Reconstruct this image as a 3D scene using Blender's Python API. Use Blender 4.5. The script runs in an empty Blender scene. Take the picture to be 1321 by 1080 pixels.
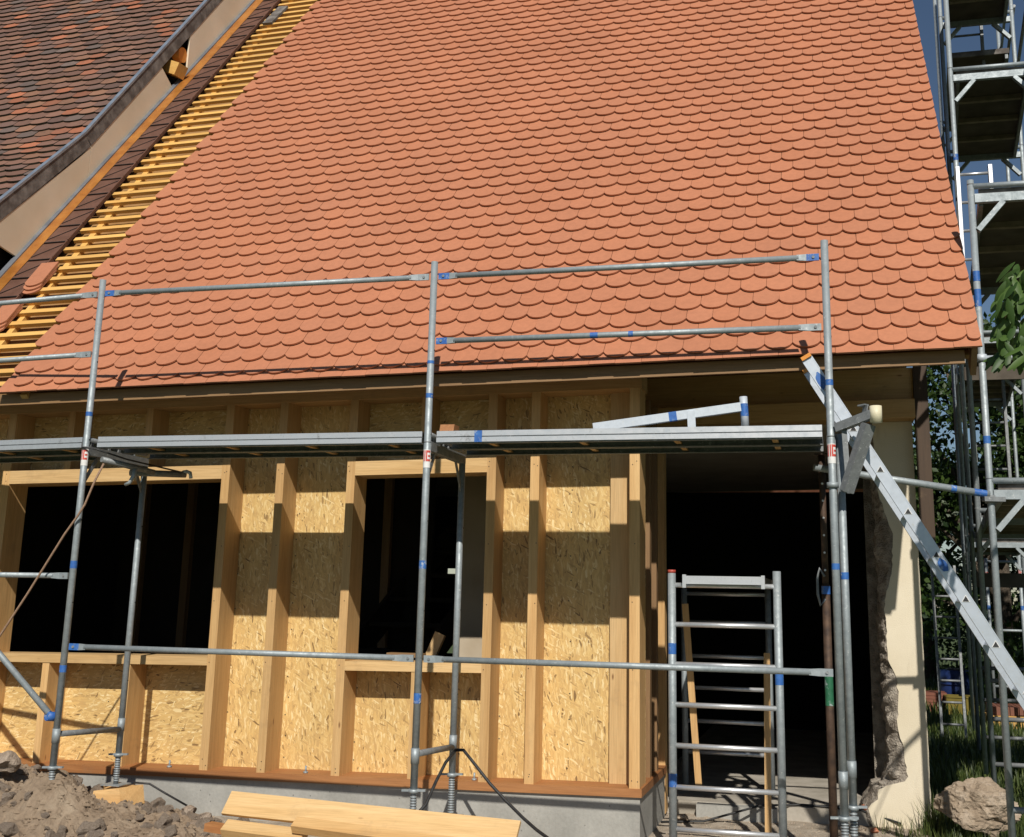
import bpy, bmesh, math, random
from math import sin, cos, tan, radians, pi, atan2, sqrt
from mathutils import Vector, Matrix, Quaternion, noise

random.seed(11)
SC = bpy.context.scene
COL = SC.collection
V = Vector

# ------------------------------------------------------------------ materials
MATS = {}
def new_mat(name):
    m = bpy.data.materials.new(name); m.use_nodes = True
    nt = m.node_tree; b = nt.nodes['Principled BSDF']
    MATS[name] = m
    return m, nt, b
def N(nt, t, **kw):
    n = nt.nodes.new(t)
    for k, v in kw.items(): setattr(n, k, v)
    return n
def ramp(nt, fac, stops):
    r = N(nt, 'ShaderNodeValToRGB')
    el = r.color_ramp.elements
    while len(el) < len(stops): el.new(0.5)
    for e, (p, c) in zip(el, stops):
        e.position = p; e.color = (*c, 1)
    nt.links.new(fac, r.inputs[0])
    return r.outputs[0]
def coords(nt, scale=(1, 1, 1), rot=(0, 0, 0), kind='Object'):
    tc = N(nt, 'ShaderNodeTexCoord'); mp = N(nt, 'ShaderNodeMapping')
    mp.inputs['Scale'].default_value = scale; mp.inputs['Rotation'].default_value = rot
    nt.links.new(tc.outputs[kind], mp.inputs[0])
    return mp.outputs[0]
def noise_n(nt, vec, scale, detail=4, rough=.55, dist=0):
    n = N(nt, 'ShaderNodeTexNoise')
    n.inputs['Scale'].default_value = scale; n.inputs['Detail'].default_value = detail
    n.inputs['Roughness'].default_value = rough; n.inputs['Distortion'].default_value = dist
    nt.links.new(vec, n.inputs['Vector'])
    return n.outputs['Fac']
def mixc(nt, fac, a, b, mode='MIX'):
    m = N(nt, 'ShaderNodeMix', data_type='RGBA', blend_type=mode)
    for sock, v in ((m.inputs[0], fac), (m.inputs[6], a), (m.inputs[7], b)):
        if isinstance(v, (int, float)): sock.default_value = v
        elif isinstance(v, tuple): sock.default_value = (*v, 1)
        else: nt.links.new(v, sock)
    return m.outputs[2]
def bump(nt, b, h, strength=.3, dist=.01):
    bp = N(nt, 'ShaderNodeBump'); bp.inputs['Strength'].default_value = strength
    bp.inputs['Distance'].default_value = dist
    nt.links.new(h, bp.inputs['Height']); nt.links.new(bp.outputs[0], b.inputs['Normal'])
def simple(name, c1, c2, scale=8, rough=.7, metal=0, bumps=.2, bdist=.004, detail=5, lo=.35, hi=.65):
    m, nt, b = new_mat(name)
    v = coords(nt); f = noise_n(nt, v, scale, detail)
    nt.links.new(ramp(nt, f, [(lo, c1), (hi, c2)]), b.inputs['Base Color'])
    b.inputs['Roughness'].default_value = rough; b.inputs['Metallic'].default_value = metal
    if bumps:
        bump(nt, b, noise_n(nt, v, scale * 6, 4), bumps, bdist)
    return m
def wood(name, axis, c1, c2, c3, rough=.65, knots=True):
    m, nt, b = new_mat(name)
    sc = [34, 34, 34]; sc['xyz'.index(axis)] = 1.6
    v = coords(nt, tuple(sc))
    f1 = noise_n(nt, v, 1.0, 6, .6, .6)
    sc2 = [5, 5, 5]; sc2['xyz'.index(axis)] = .5
    f2 = noise_n(nt, coords(nt, tuple(sc2)), 1.0, 3, .5, .3)
    col = ramp(nt, f1, [(.3, c1), (.52, c2), (.72, c3)])
    col = mixc(nt, .55, col, ramp(nt, f2, [(.3, c3), (.6, c2), (.75, c1)]))
    if knots:
        ks = [7, 7, 7]; ks['xyz'.index(axis)] = 2.6
        vo = N(nt, 'ShaderNodeTexVoronoi'); vo.inputs['Scale'].default_value = 1.0
        nt.links.new(coords(nt, tuple(ks)), vo.inputs['Vector'])
        k = ramp(nt, vo.outputs['Distance'], [(.025, (.85, .85, .85)), (.075, (0, 0, 0))])
        col = mixc(nt, k, col, (.2, .085, .025))
    ss = [150, 150, 150]; ss['xyz'.index(axis)] = 5
    f5 = noise_n(nt, coords(nt, tuple(ss)), 1.0, 3, .6)
    col = mixc(nt, .55, col, ramp(nt, f5, [(.32, (.74, .70, .64)), (.6, (1.06, 1.05, 1.04))]), 'MULTIPLY')
    f6 = noise_n(nt, coords(nt), 3.2, 6, .7)
    col = mixc(nt, ramp(nt, f6, [(.58, (0, 0, 0)), (.74, (.35, .35, .35))]), col, (.26, .17, .09))
    at = N(nt, 'ShaderNodeObjectInfo')
    hs = N(nt, 'ShaderNodeHueSaturation')
    mr = N(nt, 'ShaderNodeMapRange'); mr.inputs[3].default_value = .84; mr.inputs[4].default_value = 1.1
    nt.links.new(at.outputs['Random'], mr.inputs[0]); nt.links.new(mr.outputs[0], hs.inputs['Value'])
    nt.links.new(col, hs.inputs['Color'])
    nt.links.new(hs.outputs[0], b.inputs['Base Color'])
    b.inputs['Roughness'].default_value = rough
    bump(nt, b, f1, .25, .002)
    return m
PINE = ((.44, .235, .08), (.585, .355, .145), (.68, .455, .21))
for a in 'xyz':
    wood('pine_' + a, a, *PINE)
    wood('pine_pale_' + a, a, (.52, .31, .12), (.63, .41, .18), (.70, .49, .25))
    wood('pine_yellow_' + a, a, (.58, .30, .07), (.70, .395, .105), (.78, .475, .15))
    wood('larch_' + a, a, (.23, .085, .028), (.36, .15, .048), (.46, .215, .08))
    wood('oldwood_' + a, a, (.19, .10, .04), (.27, .155, .068), (.34, .205, .095))
for a in 'xyz': wood('weathered_' + a, a, (.025, .014, .007), (.045, .025, .012), (.07, .04, .02))  # near-black wood: shade on the gable post is put into its colour
def osb(name, horizontal=False):
    m, nt, b = new_mat(name)
    cols = []; masks = []
    base_rot = pi / 2 if horizontal else 0
    for i, (r, off) in enumerate(((-.42, 0), (.35, 3.1), (.06, 7.7), (1.1, 5.2))):
        sc = (88, 4, 17)
        tc = N(nt, 'ShaderNodeTexCoord')
        mp0 = N(nt, 'ShaderNodeMapping'); mp0.inputs['Rotation'].default_value = (0, r + base_rot, 0)
        mp0.inputs['Location'].default_value = (off, 0, off * 1.7)
        nt.links.new(tc.outputs['Object'], mp0.inputs[0])
        nn = N(nt, 'ShaderNodeTexNoise'); nn.inputs['Scale'].default_value = 9; nn.inputs['Detail'].default_value = 2
        nt.links.new(mp0.outputs[0], nn.inputs['Vector'])
        ad = N(nt, 'ShaderNodeMixRGB'); ad.blend_type = 'ADD'; ad.inputs[0].default_value = .03
        nt.links.new(mp0.outputs[0], ad.inputs[1]); nt.links.new(nn.outputs['Color'], ad.inputs[2])
        mp = N(nt, 'ShaderNodeMapping'); mp.inputs['Scale'].default_value = sc
        nt.links.new(ad.outputs[0], mp.inputs[0])
        vo = N(nt, 'ShaderNodeTexVoronoi'); vo.inputs['Scale'].default_value = 1.0
        nt.links.new(mp.outputs[0], vo.inputs['Vector'])
        sp = N(nt, 'ShaderNodeSeparateColor'); nt.links.new(vo.outputs['Color'], sp.inputs[0])
        c = ramp(nt, sp.outputs[0], [(0, (.22, .13, .05)), (.03, (.38, .24, .09)), (.09, (.56, .365, .145)),
                                     (.55, (.66, .44, .165)), (.86, (.73, .52, .22)), (1, (.82, .66, .36))])
        cols.append(c); masks.append((sp.outputs[1], vo.outputs['Distance']))
    out = cols[0]
    for i in (1, 2, 3):
        thr = (.0, .45, .5, .80)[i]
        f = ramp(nt, masks[i][0], [(thr, (0, 0, 0)), (thr + .02, (1, 1, 1))])
        out = mixc(nt, f, out, cols[i])
    d = mixc(nt, .5, masks[0][1], masks[1][1])
    f = noise_n(nt, coords(nt, (1.3, 1.3, 1.3)), 2.0, 3)
    out = mixc(nt, .35, out, ramp(nt, f, [(.3, (.7, .7, .7)), (.7, (1.1, 1.05, 1))]), 'MULTIPLY')
    nt.links.new(out, b.inputs['Base Color']); b.inputs['Roughness'].default_value = .55
    bump(nt, b, d, .35, .003)
    return m
osb('osb_upright'); osb('osb_flat', True)
def attr_tile(name, rough, bumps, moss):
    m, nt, b = new_mat(name)
    at = N(nt, 'ShaderNodeAttribute', attribute_name='tint')
    v = coords(nt)
    f = noise_n(nt, v, 26, 5, .65)
    col = mixc(nt, .5, at.outputs['Color'], ramp(nt, f, [(.3, (.82, .8, .78)), (.7, (1.12, 1.1, 1.08))]), 'MULTIPLY')
    if moss:
        f2 = noise_n(nt, v, 7.5, 6, .75)
        col = mixc(nt, ramp(nt, f2, [(.54, (0, 0, 0)), (.70, (.6, .6, .6))]), col, (.055, .045, .03))
        f3 = noise_n(nt, coords(nt, (1, 1, 1), (0, 0, .5)), 16, 6, .7)
        col = mixc(nt, ramp(nt, f3, [(.66, (0, 0, 0)), (.72, (.8, .8, .8))]), col, (.27, .27, .22))
    else:
        f4 = noise_n(nt, v, 1.1, 3)
        col = mixc(nt, .5, col, ramp(nt, f4, [(.3, (.86, .84, .83)), (.7, (1.06, 1.06, 1.06))]), 'MULTIPLY')
    nt.links.new(col, b.inputs['Base Color']); b.inputs['Roughness'].default_value = rough
    bump(nt, b, noise_n(nt, v, 160, 3), bumps, .002)
    return m
attr_tile('clay_tile', .62, .25, False); attr_tile('old_tile', .85, .5, True)
def galv(name, c1, c2, rough, metal=.75):
    m, nt, b = new_mat(name)
    v = coords(nt)
    f = noise_n(nt, v, 22, 6, .7); f2 = noise_n(nt, v, 48, 4, .7)
    col = ramp(nt, f, [(.3, c1), (.7, c2)])
    col = mixc(nt, ramp(nt, f2, [(.60, (0, 0, 0)), (.68, (.75, .75, .75))]), col, (.56, .57, .56))
    f3 = noise_n(nt, v, 6, 6, .7)
    col = mixc(nt, ramp(nt, f3, [(.64, (0, 0, 0)), (.74, (.5, .5, .5))]), col, (.17, .145, .12))
    nt.links.new(col, b.inputs['Base Color'])
    nt.links.new(ramp(nt, f, [(.3, (rough + .12,) * 3), (.7, (rough - .08,) * 3)]), b.inputs['Roughness'])
    b.inputs['Metallic'].default_value = metal
    bump(nt, b, f2, .15, .001)
    return m
galv('galvanised', (.24, .275, .29), (.38, .42, .435), .55, .35)
galv('galvanised_dull', (.17, .18, .185), (.28, .295, .30), .6, .35)
galv('galvanised_new', (.48, .53, .58), (.62, .67, .72), .5, .25)
galv('ladder_metal', (.50, .55, .61), (.60, .64, .69), .40, .55)
galv('aluminium', (.62, .63, .65), (.78, .78, .78), .38, .7)
def paint(name, c1, c2):
    m, nt, b = new_mat(name)
    v = coords(nt); f = noise_n(nt, v, 26, 5, .75); g = noise_n(nt, v, 22, 5, .65)
    base = ramp(nt, g, [(.3, (.34, .37, .39)), (.7, (.48, .51, .53))])
    col = mixc(nt, ramp(nt, f, [(.32, (0, 0, 0)), (.44, (1, 1, 1))]), base, ramp(nt, g, [(.3, c1), (.7, c2)]))
    nt.links.new(col, b.inputs['Base Color']); b.inputs['Roughness'].default_value = .5
paint('blue_paint', (.02, .09, .34), (.05, .17, .46)); paint('green_paint', (.012, .09, .04), (.03, .16, .08))
simple('rusty_steel', (.045, .028, .02), (.11, .065, .04), 18, .7, .3)
simple('red_paint', (.35, .04, .03), (.45, .08, .05), 40, .5)
simple('sticker_white', (.70, .69, .66), (.80, .79, .77), 30, .45, bumps=0)
simple('sticker_red', (.50, .05, .04), (.62, .10, .07), 60, .45, bumps=0)
simple('orange_plastic', (.62, .22, .02), (.72, .28, .04), 20, .4)
simple('cream_plastic', (.66, .60, .42), (.74, .68, .50), 20, .5)
simple('black_rubber', (.012, .012, .013), (.03, .03, .03), 30, .55)
simple('brown_rope', (.20, .12, .075), (.36, .23, .15), 160, .8)
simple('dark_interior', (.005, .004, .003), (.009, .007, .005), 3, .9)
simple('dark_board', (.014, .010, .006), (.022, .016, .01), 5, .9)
simple('ceiling_board', (.46, .40, .31), (.56, .50, .40), 2, .9)
simple('underlay', (.24, .12, .035), (.34, .19, .07), 5, .85)
simple('plywood_dark', (.05, .038, .026), (.10, .08, .058), 4, .75)
simple('deck_top', (.05, .05, .048), (.12, .115, .11), 14, .8)
simple('slat_wood', (.16, .13, .09), (.27, .22, .16), 10, .8)
simple('nail', (.05, .04, .03), (.10, .085, .07), 50, .5, .5, bumps=0)
simple('zinc_dark', (.10, .11, .13), (.16, .17, .19), 6, .6)
simple('zinc', (.26, .31, .38), (.36, .42, .50), 9, .45, .6)
simple('verge_board', (.09, .075, .065), (.24, .22, .20), 8, .85, lo=.4, hi=.7)
simple('cream_panel', (.64, .53, .38), (.72, .61, .46), 1.6, .8, bumps=.06)
simple('moss', (.018, .017, .010), (.05, .046, .024), 20, .95)
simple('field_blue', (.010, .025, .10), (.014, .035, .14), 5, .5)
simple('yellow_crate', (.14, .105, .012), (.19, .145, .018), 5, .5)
def render_wall():
    m, nt, b = new_mat('cream_render')
    v = coords(nt)
    f = noise_n(nt, v, 2.2, 5, .6); f2 = noise_n(nt, v, 120, 3)
    col = ramp(nt, f, [(.3, (.64, .56, .41)), (.7, (.73, .65, .50))])
    f3 = noise_n(nt, coords(nt, (1, 1, .25)), 9, 6, .7)
    col = mixc(nt, ramp(nt, f3, [(.6, (0, 0, 0)), (.78, (.45, .45, .45))]), col, (.40, .33, .24))
    nt.links.new(col, b.inputs['Base Color']); b.inputs['Roughness'].default_value = .9
    bump(nt, b, f2, .5, .004)
render_wall()
simple('rubble', (.23, .19, .15), (.52, .46, .38), 11, .95, bumps=.9, bdist=.03)
simple('rubble_dark', (.16, .14, .115), (.36, .32, .26), 14, .95, bumps=.9, bdist=.03)
simple('brick_red', (.36, .13, .07), (.48, .2, .11), 14, .9)
simple('inner_plaster', (.42, .34, .24), (.50, .42, .31), 3, .9)
def concrete():
    m, nt, b = new_mat('concrete')
    v = coords(nt)
    f = noise_n(nt, v, 3.0, 6, .6); f2 = noise_n(nt, v, 45, 4, .6)
    col = ramp(nt, f, [(.3, (.27, .265, .24)), (.7, (.41, .40, .365))])
    vo = N(nt, 'ShaderNodeTexVoronoi'); vo.inputs['Scale'].default_value = 16; nt.links.new(v, vo.inputs['Vector'])
    col = mixc(nt, ramp(nt, vo.outputs['Distance'], [(.06, (.8, .8, .8)), (.11, (0, 0, 0))]), col, (.14, .135, .125))
    col = mixc(nt, .4, col, ramp(nt, f2, [(.35, (.8, .8, .8)), (.65, (1.1, 1.1, 1.1))]), 'MULTIPLY')
    nt.links.new(col, b.inputs['Base Color']); b.inputs['Roughness'].default_value = .85
    bump(nt, b, f2, .4, .004)
concrete()
simple('floor_concrete', (.30, .27, .22), (.44, .40, .34), 5, .9, bumps=.4, bdist=.01)
def copper():
    m, nt, b = new_mat('copper')
    v = coords(nt, (1, 1, 1)); f = noise_n(nt, v, 6, 4)
    nt.links.new(ramp(nt, f, [(.3, (.42, .15, .03)), (.7, (.62, .27, .06))]), b.inputs['Base Color'])
    b.inputs['Metallic'].default_value = .45; b.inputs['Roughness'].default_value = .36
    bump(nt, b, noise_n(nt, coords(nt, (1, 1.2, 1.2)), 5, 3), .6, .03)
    m, nt, b = new_mat('copper_pan')
    f = noise_n(nt, coords(nt), 8, 4)
    nt.links.new(ramp(nt, f, [(.3, (.14, .068, .046)), (.7, (.20, .10, .07))]), b.inputs['Base Color'])
    b.inputs['Metallic'].default_value = .35; b.inputs['Roughness'].default_value = .55
copper()
def soil(name, c1, c2, c3, sc=7):
    m, nt, b = new_mat(name)
    v = coords(nt); f = noise_n(nt, v, sc, 8, .7); f2 = noise_n(nt, v, sc * 9, 4, .6)
    col = ramp(nt, f, [(.3, c1), (.5, c2), (.72, c3)])
    col = mixc(nt, .5, col, ramp(nt, f2, [(.3, (.7, .7, .7)), (.7, (1.15, 1.15, 1.15))]), 'MULTIPLY')
    nt.links.new(col, b.inputs['Base Color']); b.inputs['Roughness'].default_value = .95
    bump(nt, b, f2, .8, .02)
soil('earth', (.175, .125, .082), (.26, .192, .13), (.35, .275, .195), 4)
soil('stone', (.20, .15, .108), (.315, .245, .185), (.43, .355, .28), 6)
soil('grit', (.27, .22, .16), (.42, .35, .27), (.55, .48, .39), 9)
soil('pale_rock', (.21, .155, .105), (.36, .28, .20), (.52, .44, .35), 6)
soil('grass_ground', (.03, .055, .012), (.055, .085, .02), (.10, .12, .035), 3)
def leafmat(name, c1, c2, trans=.35):
    m, nt, b = new_mat(name)
    at = N(nt, 'ShaderNodeAttribute', attribute_name='tint')
    f = noise_n(nt, coords(nt), 3, 3)
    sp = N(nt, 'ShaderNodeSeparateColor'); nt.links.new(at.outputs['Color'], sp.inputs[0])
    col = ramp(nt, sp.outputs[0], [(0, c1), (1, c2)])
    nt.links.new(col, b.inputs['Base Color']); b.inputs['Roughness'].default_value = .5
    tr = N(nt, 'ShaderNodeBsdfTranslucent'); nt.links.new(col, tr.inputs['Color'])
    mx = N(nt, 'ShaderNodeMixShader'); mx.inputs[0].default_value = trans
    out = nt.nodes['Material Output']
    nt.links.new(b.outputs[0], mx.inputs[1]); nt.links.new(tr.outputs[0], mx.inputs[2]); nt.links.new(mx.outputs[0], out.inputs['Surface'])
leafmat('leaf_dark', (.018, .045, .010), (.07, .12, .022))
leafmat('leaf_walnut', (.04, .09, .018), (.11, .19, .04))
leafmat('leaf_conifer', (.012, .028, .012), (.035, .065, .022), .2)
leafmat('grass_blade', (.03, .06, .012), (.13, .16, .04), .3)
simple('bark', (.06, .045, .03), (.14, .11, .08), 12, .9, bumps=.8, bdist=.03)

# ------------------------------------------------------------------ mesh builder
class B:
    def __init__(self): self.v = []; self.f = []; self.m = []; self.s = []; self.mats = []; self.tint = None
    def mi(self, name):
        if name not in self.mats: self.mats.append(name)
        return self.mats.index(name)
    def face(self, ids, mat, smooth=False): self.f.append(tuple(ids)); self.m.append(self.mi(mat)); self.s.append(smooth)
    def hexa(self, p, mat):     # 8 points: bottom 4 ccw, top 4 ccw
        o = len(self.v); self.v += [V(q) for q in p]
        for q in ((3, 2, 1, 0), (4, 5, 6, 7), (0, 1, 5, 4), (1, 2, 6, 5), (2, 3, 7, 6), (3, 0, 4, 7)):
            self.face([o + i for i in q], mat)
        return self
    def box(self, x0, x1, y0, y1, z0, z1, mat, fn=None):
        p = [(x0, y0, z0), (x1, y0, z0), (x1, y1, z0), (x0, y1, z0), (x0, y0, z1), (x1, y0, z1), (x1, y1, z1), (x0, y1, z1)]
        if fn: p = [fn(*q) for q in p]
        return self.hexa(p, mat)
    def bar(self, p0, p1, w, h, mat, up=(0, 0, 1)):   # rectangular bar: w across (side), h along up
        p0, p1 = V(p0), V(p1); d = (p1 - p0).normalized(); u = V(up); u = (u - d * u.dot(d)).normalized(); s = d.cross(u)
        a, b = s * w / 2, u * h / 2
        return self.hexa([p0 - a - b, p0 + a - b, p1 + a - b, p1 - a - b, p0 - a + b, p0 + a + b, p1 + a + b, p1 - a + b], mat)
    def tube(self, p0, p1, r, mat, seg=12, r1=None, caps=True):
        p0, p1 = V(p0), V(p1); d = (p1 - p0).normalized()
        a = d.orthogonal().normalized(); b = d.cross(a); o = len(self.v); r1 = r if r1 is None else r1
        for q, rr in ((p0, r), (p1, r1)):
            for i in range(seg):
                t = 2 * pi * i / seg; self.v.append(q + (a * cos(t) + b * sin(t)) * rr)
        for i in range(seg):
            j = (i + 1) % seg; self.face((o + i, o + j, o + seg + j, o + seg + i), mat, True)
        if caps:
            self.face([o + seg - 1 - i for i in range(seg)], mat); self.face([o + seg + i for i in range(seg)], mat)
        return self
    def path(self, pts, r, mat, seg=8):
        pts = [V(p) for p in pts]; o = len(self.v); n = len(pts); a = None
        rs = r if isinstance(r, (list, tuple)) else [r] * n
        for k, p in enumerate(pts):
            d = (pts[min(k + 1, n - 1)] - pts[max(k - 1, 0)]).normalized()
            a = d.orthogonal().normalized() if a is None else (a - d * a.dot(d)).normalized()
            b = d.cross(a)
            for i in range(seg):
                t = 2 * pi * i / seg; self.v.append(p + (a * cos(t) + b * sin(t)) * rs[k])
        for k in range(n - 1):
            for i in range(seg):
                j = (i + 1) % seg; q = o + k * seg
                self.face((q + i, q + j, q + seg + j, q + seg + i), mat, True)
        self.face([o + seg - 1 - i for i in range(seg)], mat); self.face([o + (n - 1) * seg + i for i in range(seg)], mat)
        return self
    def prism(self, poly, d, mat, smooth=False, side=None):   # poly: list of points, extruded by vector d
        o = len(self.v); n = len(poly); d = V(d)
        self.v += [V(p) for p in poly] + [V(p) + d for p in poly]
        self.face([o + i for i in range(n)], mat); self.face([o + n + n - 1 - i for i in range(n)], mat)
        for i in range(n):
            j = (i + 1) % n; self.face((o + i, o + n + i, o + n + j, o + j), side or mat, smooth)
        return self
    def build(self, name, parent=None, origin=None, label=None, recalc=True):
        me = bpy.data.meshes.new(name)
        org = V(origin) if origin is not None else V((0, 0, 0))
        me.from_pydata([tuple(q - org) for q in self.v], [], self.f)
        for mn in self.mats: me.materials.append(MATS[mn])
        me.polygons.foreach_set('material_index', self.m); me.polygons.foreach_set('use_smooth', self.s)
        if recalc:
            bm = bmesh.new(); bm.from_mesh(me); bmesh.ops.recalc_face_normals(bm, faces=bm.faces); bm.to_mesh(me); bm.free()
        if self.tint:
            ca = me.color_attributes.new('tint', 'FLOAT_COLOR', 'POINT')
            ca.data.foreach_set('color', [c for t in self.tint for c in (*t, 1.0)])
        me.update()
        o = bpy.data.objects.new(name, me); COL.objects.link(o); o.location = org
        if parent is not None:
            o.parent = parent; w = V((0, 0, 0)); q = parent
            while q is not None: w += q.location; q = q.parent
            # world position of parent chain is pure translation
            o.location = org - w if True else org
        if label: o['label'] = label
        return o
def thing(name, label, cat, loc=(0, 0, 0), group=None):
    o = bpy.data.objects.new(name, None); COL.objects.link(o); o.location = loc; o.empty_display_size = .1
    return tag(o, label, cat, group)
def tag(o, label, cat, group=None, kind=None):
    o['label'] = label; o['category'] = cat
    if group: o['group'] = group
    if kind: o['kind'] = kind
    return o
def structure(o, label=None, cat=None):
    o['kind'] = 'structure'
    if label: o['label'] = label
    if cat: o['category'] = cat
    return o
def ico(sub):
    bm = bmesh.new(); bmesh.ops.create_icosphere(bm, subdivisions=sub, radius=1)
    vs = [v.co.copy() for v in bm.verts]; fs = [[v.index for v in f.verts] for f in bm.faces]; bm.free(); return vs, fs
ICO = {k: ico(k) for k in (2, 3, 4, 5)}
def rock(b, c, size, mat, seed, sub=2, rough=.35, chips=7, crag=False):
    vs, fs = ICO[sub]; rr = random.Random(seed); off = V((rr.uniform(0, 50),) * 3); o = len(b.v)
    planes = []
    for i in range(chips):
        n = V((rr.gauss(0, 1), rr.gauss(0, 1), rr.gauss(0, 1))).normalized(); planes.append((n, rr.uniform(.42, .8)))
    for v in vs:
        p = v.copy()
        for n, d in planes:
            k = p.dot(n)
            if k > d: p -= n * (k - d)
        p *= 1 + rough * noise.noise(v * 1.3 + off) + rough * .35 * noise.noise(v * 4 + off)
        if crag: p *= 1 - .16 * abs(noise.noise(v * 3.2 + off * 2)) - .10 * abs(noise.noise(V((v.x * 6, v.y * 6, v.z * 11)) + off)) + .045 * noise.noise(v * 17 + off)
        b.v.append(V(c) + V((p.x * size[0], p.y * size[1], p.z * size[2])))
    for f in fs: b.face([o + i for i in f], mat, False)

# ------------------------------------------------------------------ camera
RX = V((0.969001034854281, 0.24628107247626393, 0.01956087399053471))
UX = V((0.03413133595909432, -0.21186547892575708, 0.9767026521645198))
FX = V((-0.24468765060170036, 0.9457582419305162, 0.2137037703540099))
CAM = V((2.4933571855308028, -6.935948562157963, 1.1453269159094557))
FPX, CXP, CYP = 1488.022558883709, 690.6856614217394, 444.9227654715051
cam = bpy.data.cameras.new('camera'); camo = bpy.data.objects.new('camera', cam); COL.objects.link(camo)
camo.matrix_world = Matrix(((RX.x, UX.x, -FX.x, CAM.x), (RX.y, UX.y, -FX.y, CAM.y), (RX.z, UX.z, -FX.z, CAM.z), (0, 0, 0, 1)))
cam.sensor_width = 36; cam.lens = FPX * 36 / 1321
cam.shift_x = (660.5 - CXP) / 1321; cam.shift_y = (CYP - 540) / 1321
cam.clip_start = .1; cam.clip_end = 2000
SC.camera = camo

def invproj(px, py, y):
    d = FX + RX * ((px - CXP) / FPX) + UX * ((CYP - py) / FPX); return CAM + d * ((y - CAM.y) / d.y)

# ------------------------------------------------------------------ light
TOSUN = V((.28, -1, .87)).normalized()
w = bpy.data.worlds.new('World'); SC.world = w; w.use_nodes = True
sky = w.node_tree.nodes.new('ShaderNodeTexSky'); sky.sky_type = 'NISHITA'; sky.sun_disc = False
sky.sun_elevation = math.asin(TOSUN.z); sky.sun_rotation = atan2(TOSUN.x, TOSUN.y)
sky.altitude = 200; sky.air_density = 1.0; sky.dust_density = .15; sky.ozone_density = 2.5
bg = w.node_tree.nodes['Background']; bg.inputs[1].default_value = .056
w.node_tree.links.new(sky.outputs[0], bg.inputs[0])
sl = bpy.data.lights.new('sun', 'SUN'); sl.energy = 4.9; sl.angle = radians(.53); sl.color = (1, .945, .86)
so = bpy.data.objects.new('sun', sl); COL.objects.link(so); so.location = (6, -20, 18)
so.rotation_euler = TOSUN.to_track_quat('Z', 'Y').to_euler()
SC.view_settings.view_transform = 'Standard'; SC.view_settings.look = 'None'
SC.view_settings.exposure = -.10; SC.view_settings.gamma = 1
SC.render.engine = 'CYCLES'

# ------------------------------------------------------------------ ground
K = 0.01665
def H(x, y, z): return (x, y, z + K * x)
GZ = -.45
b = B(); n = 60
def heap_h(x, y):
    # earth heap at the left front, soft rise elsewhere
    d = .50 * math.exp(-(((x + 4.1) / 1.15) ** 2) - ((y - .35) / .95) ** 2)
    d += .12 * math.exp(-(((x + 2.75) / .95) ** 2) - ((y - .40) / .75) ** 2)
    d += .13 * math.exp(-(((x + 1.7) / .7) ** 2) - ((y + .1) / .6) ** 2)
    d += .225 * math.exp(-(((x + 2.5) / .3) ** 2) - ((y - .02) / .28) ** 2)
    return d
b = B()
b.v += [V((-400, -400, GZ - .06)), V((400, -400, GZ - .06)), V((400, 900, GZ - .06)), V((-400, 900, GZ - .06))]
b.face((0, 1, 2, 3), 'grass_ground')
structure(b.build('ground'))
def grid(name, x0, x1, y0, y1, nx, ny, zf, mat):
    b = B()
    for j in range(ny + 1):
        for i in range(nx + 1):
            x = x0 + (x1 - x0) * i / nx; y = y0 + (y1 - y0) * j / ny; b.v.append(V((x, y, zf(x, y))))
    for j in range(ny):
        for i in range(nx):
            a = j * (nx + 1) + i; b.face((a, a + 1, a + nx + 2, a + nx + 1), mat, False)
    return b.build(name)
def yard_z(x, y):
    e = min(1, max(0, (x + 3) / 1.0))
    z = GZ + .012 * noise.noise(V((x * 3, y * 3, 0))) + .006 * noise.noise(V((x * 14, y * 14, 3)))
    ed = min(x + 7.4, 3.45 - x + .25 * noise.noise(V((y * 2, 0, 0))), y + .95, 2.8 - y, .6) 
    return z - max(0, .3 - ed) * .35
structure(grid('yard_ground', -7.5, 3.6, -1.0, 2.8, 160, 80, yard_z, 'grit'))
def soil_z(x, y):
    h = heap_h(x, y)
    k = min(1, h / .12)
    return GZ - .035 + h + k * (.06 * noise.noise(V((x * 2.6, y * 2.6, 1))) + .045 * noise.noise(V((x * 8, y * 8, 5))) + .032 * noise.noise(V((x * 22, y * 22, 9))) + .014 * noise.noise(V((x * 48, y * 48, 2))))
structure(grid('soil_heap', -6.5, -.6, -1.6, 1.075, 300, 150, soil_z, 'earth'))

# ------------------------------------------------------------------ the new house
house = thing('timber_frame_house', 'unfinished timber framed house extension with new orange beaver-tail tiled roof and bare OSB walls', 'house', (0, 1.1, -.16))
YS, YO = 1.10, 1.335
STUDS = [(-4.04, -3.97), (-2.065, -1.998), (-1.605, -1.54), (-1.025, -.96), (.070, .137), (.396, .462), (1.118, 1.19)]
ZB, ZT = -.104, 2.60
for i, (a, c) in enumerate(STUDS):
    b = B().box(a, c, YS, YO - .002, ZB, ZT, 'pine_z', H); r_ = random.Random(int(a * 555) + 7)
    for z in (-.07, -.045, .66, 1.1, 1.5, 2.06, 2.09):
        p = H(a + r_.uniform(.012, c - a - .012), YS, z + r_.uniform(-.02, .02)); b.tube((p[0], YS - .0012, p[2]), (p[0], YS + .002, p[2]), .004, 'nail', 6)
    b.build('stud', house)
for (a, c) in ((-3.48, -3.42), (-2.77, -2.71)):
    B().box(a, c, YS + .003, YO - .002, ZB, .63, 'pine_z', H).build('stud', house)
    B().box(a, c, YS + .003, YO - .002, 2.13, ZT, 'pine_z', H).build('stud', house)
B().box(-.45, -.388, YS + .003, YO - .002, ZB, .617, 'pine_z', H).build('stud', house)
B().box(-.45, -.388, YS + .003, YO - .002, 2.13, ZT, 'pine_z', H).build('stud', house)
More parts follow.
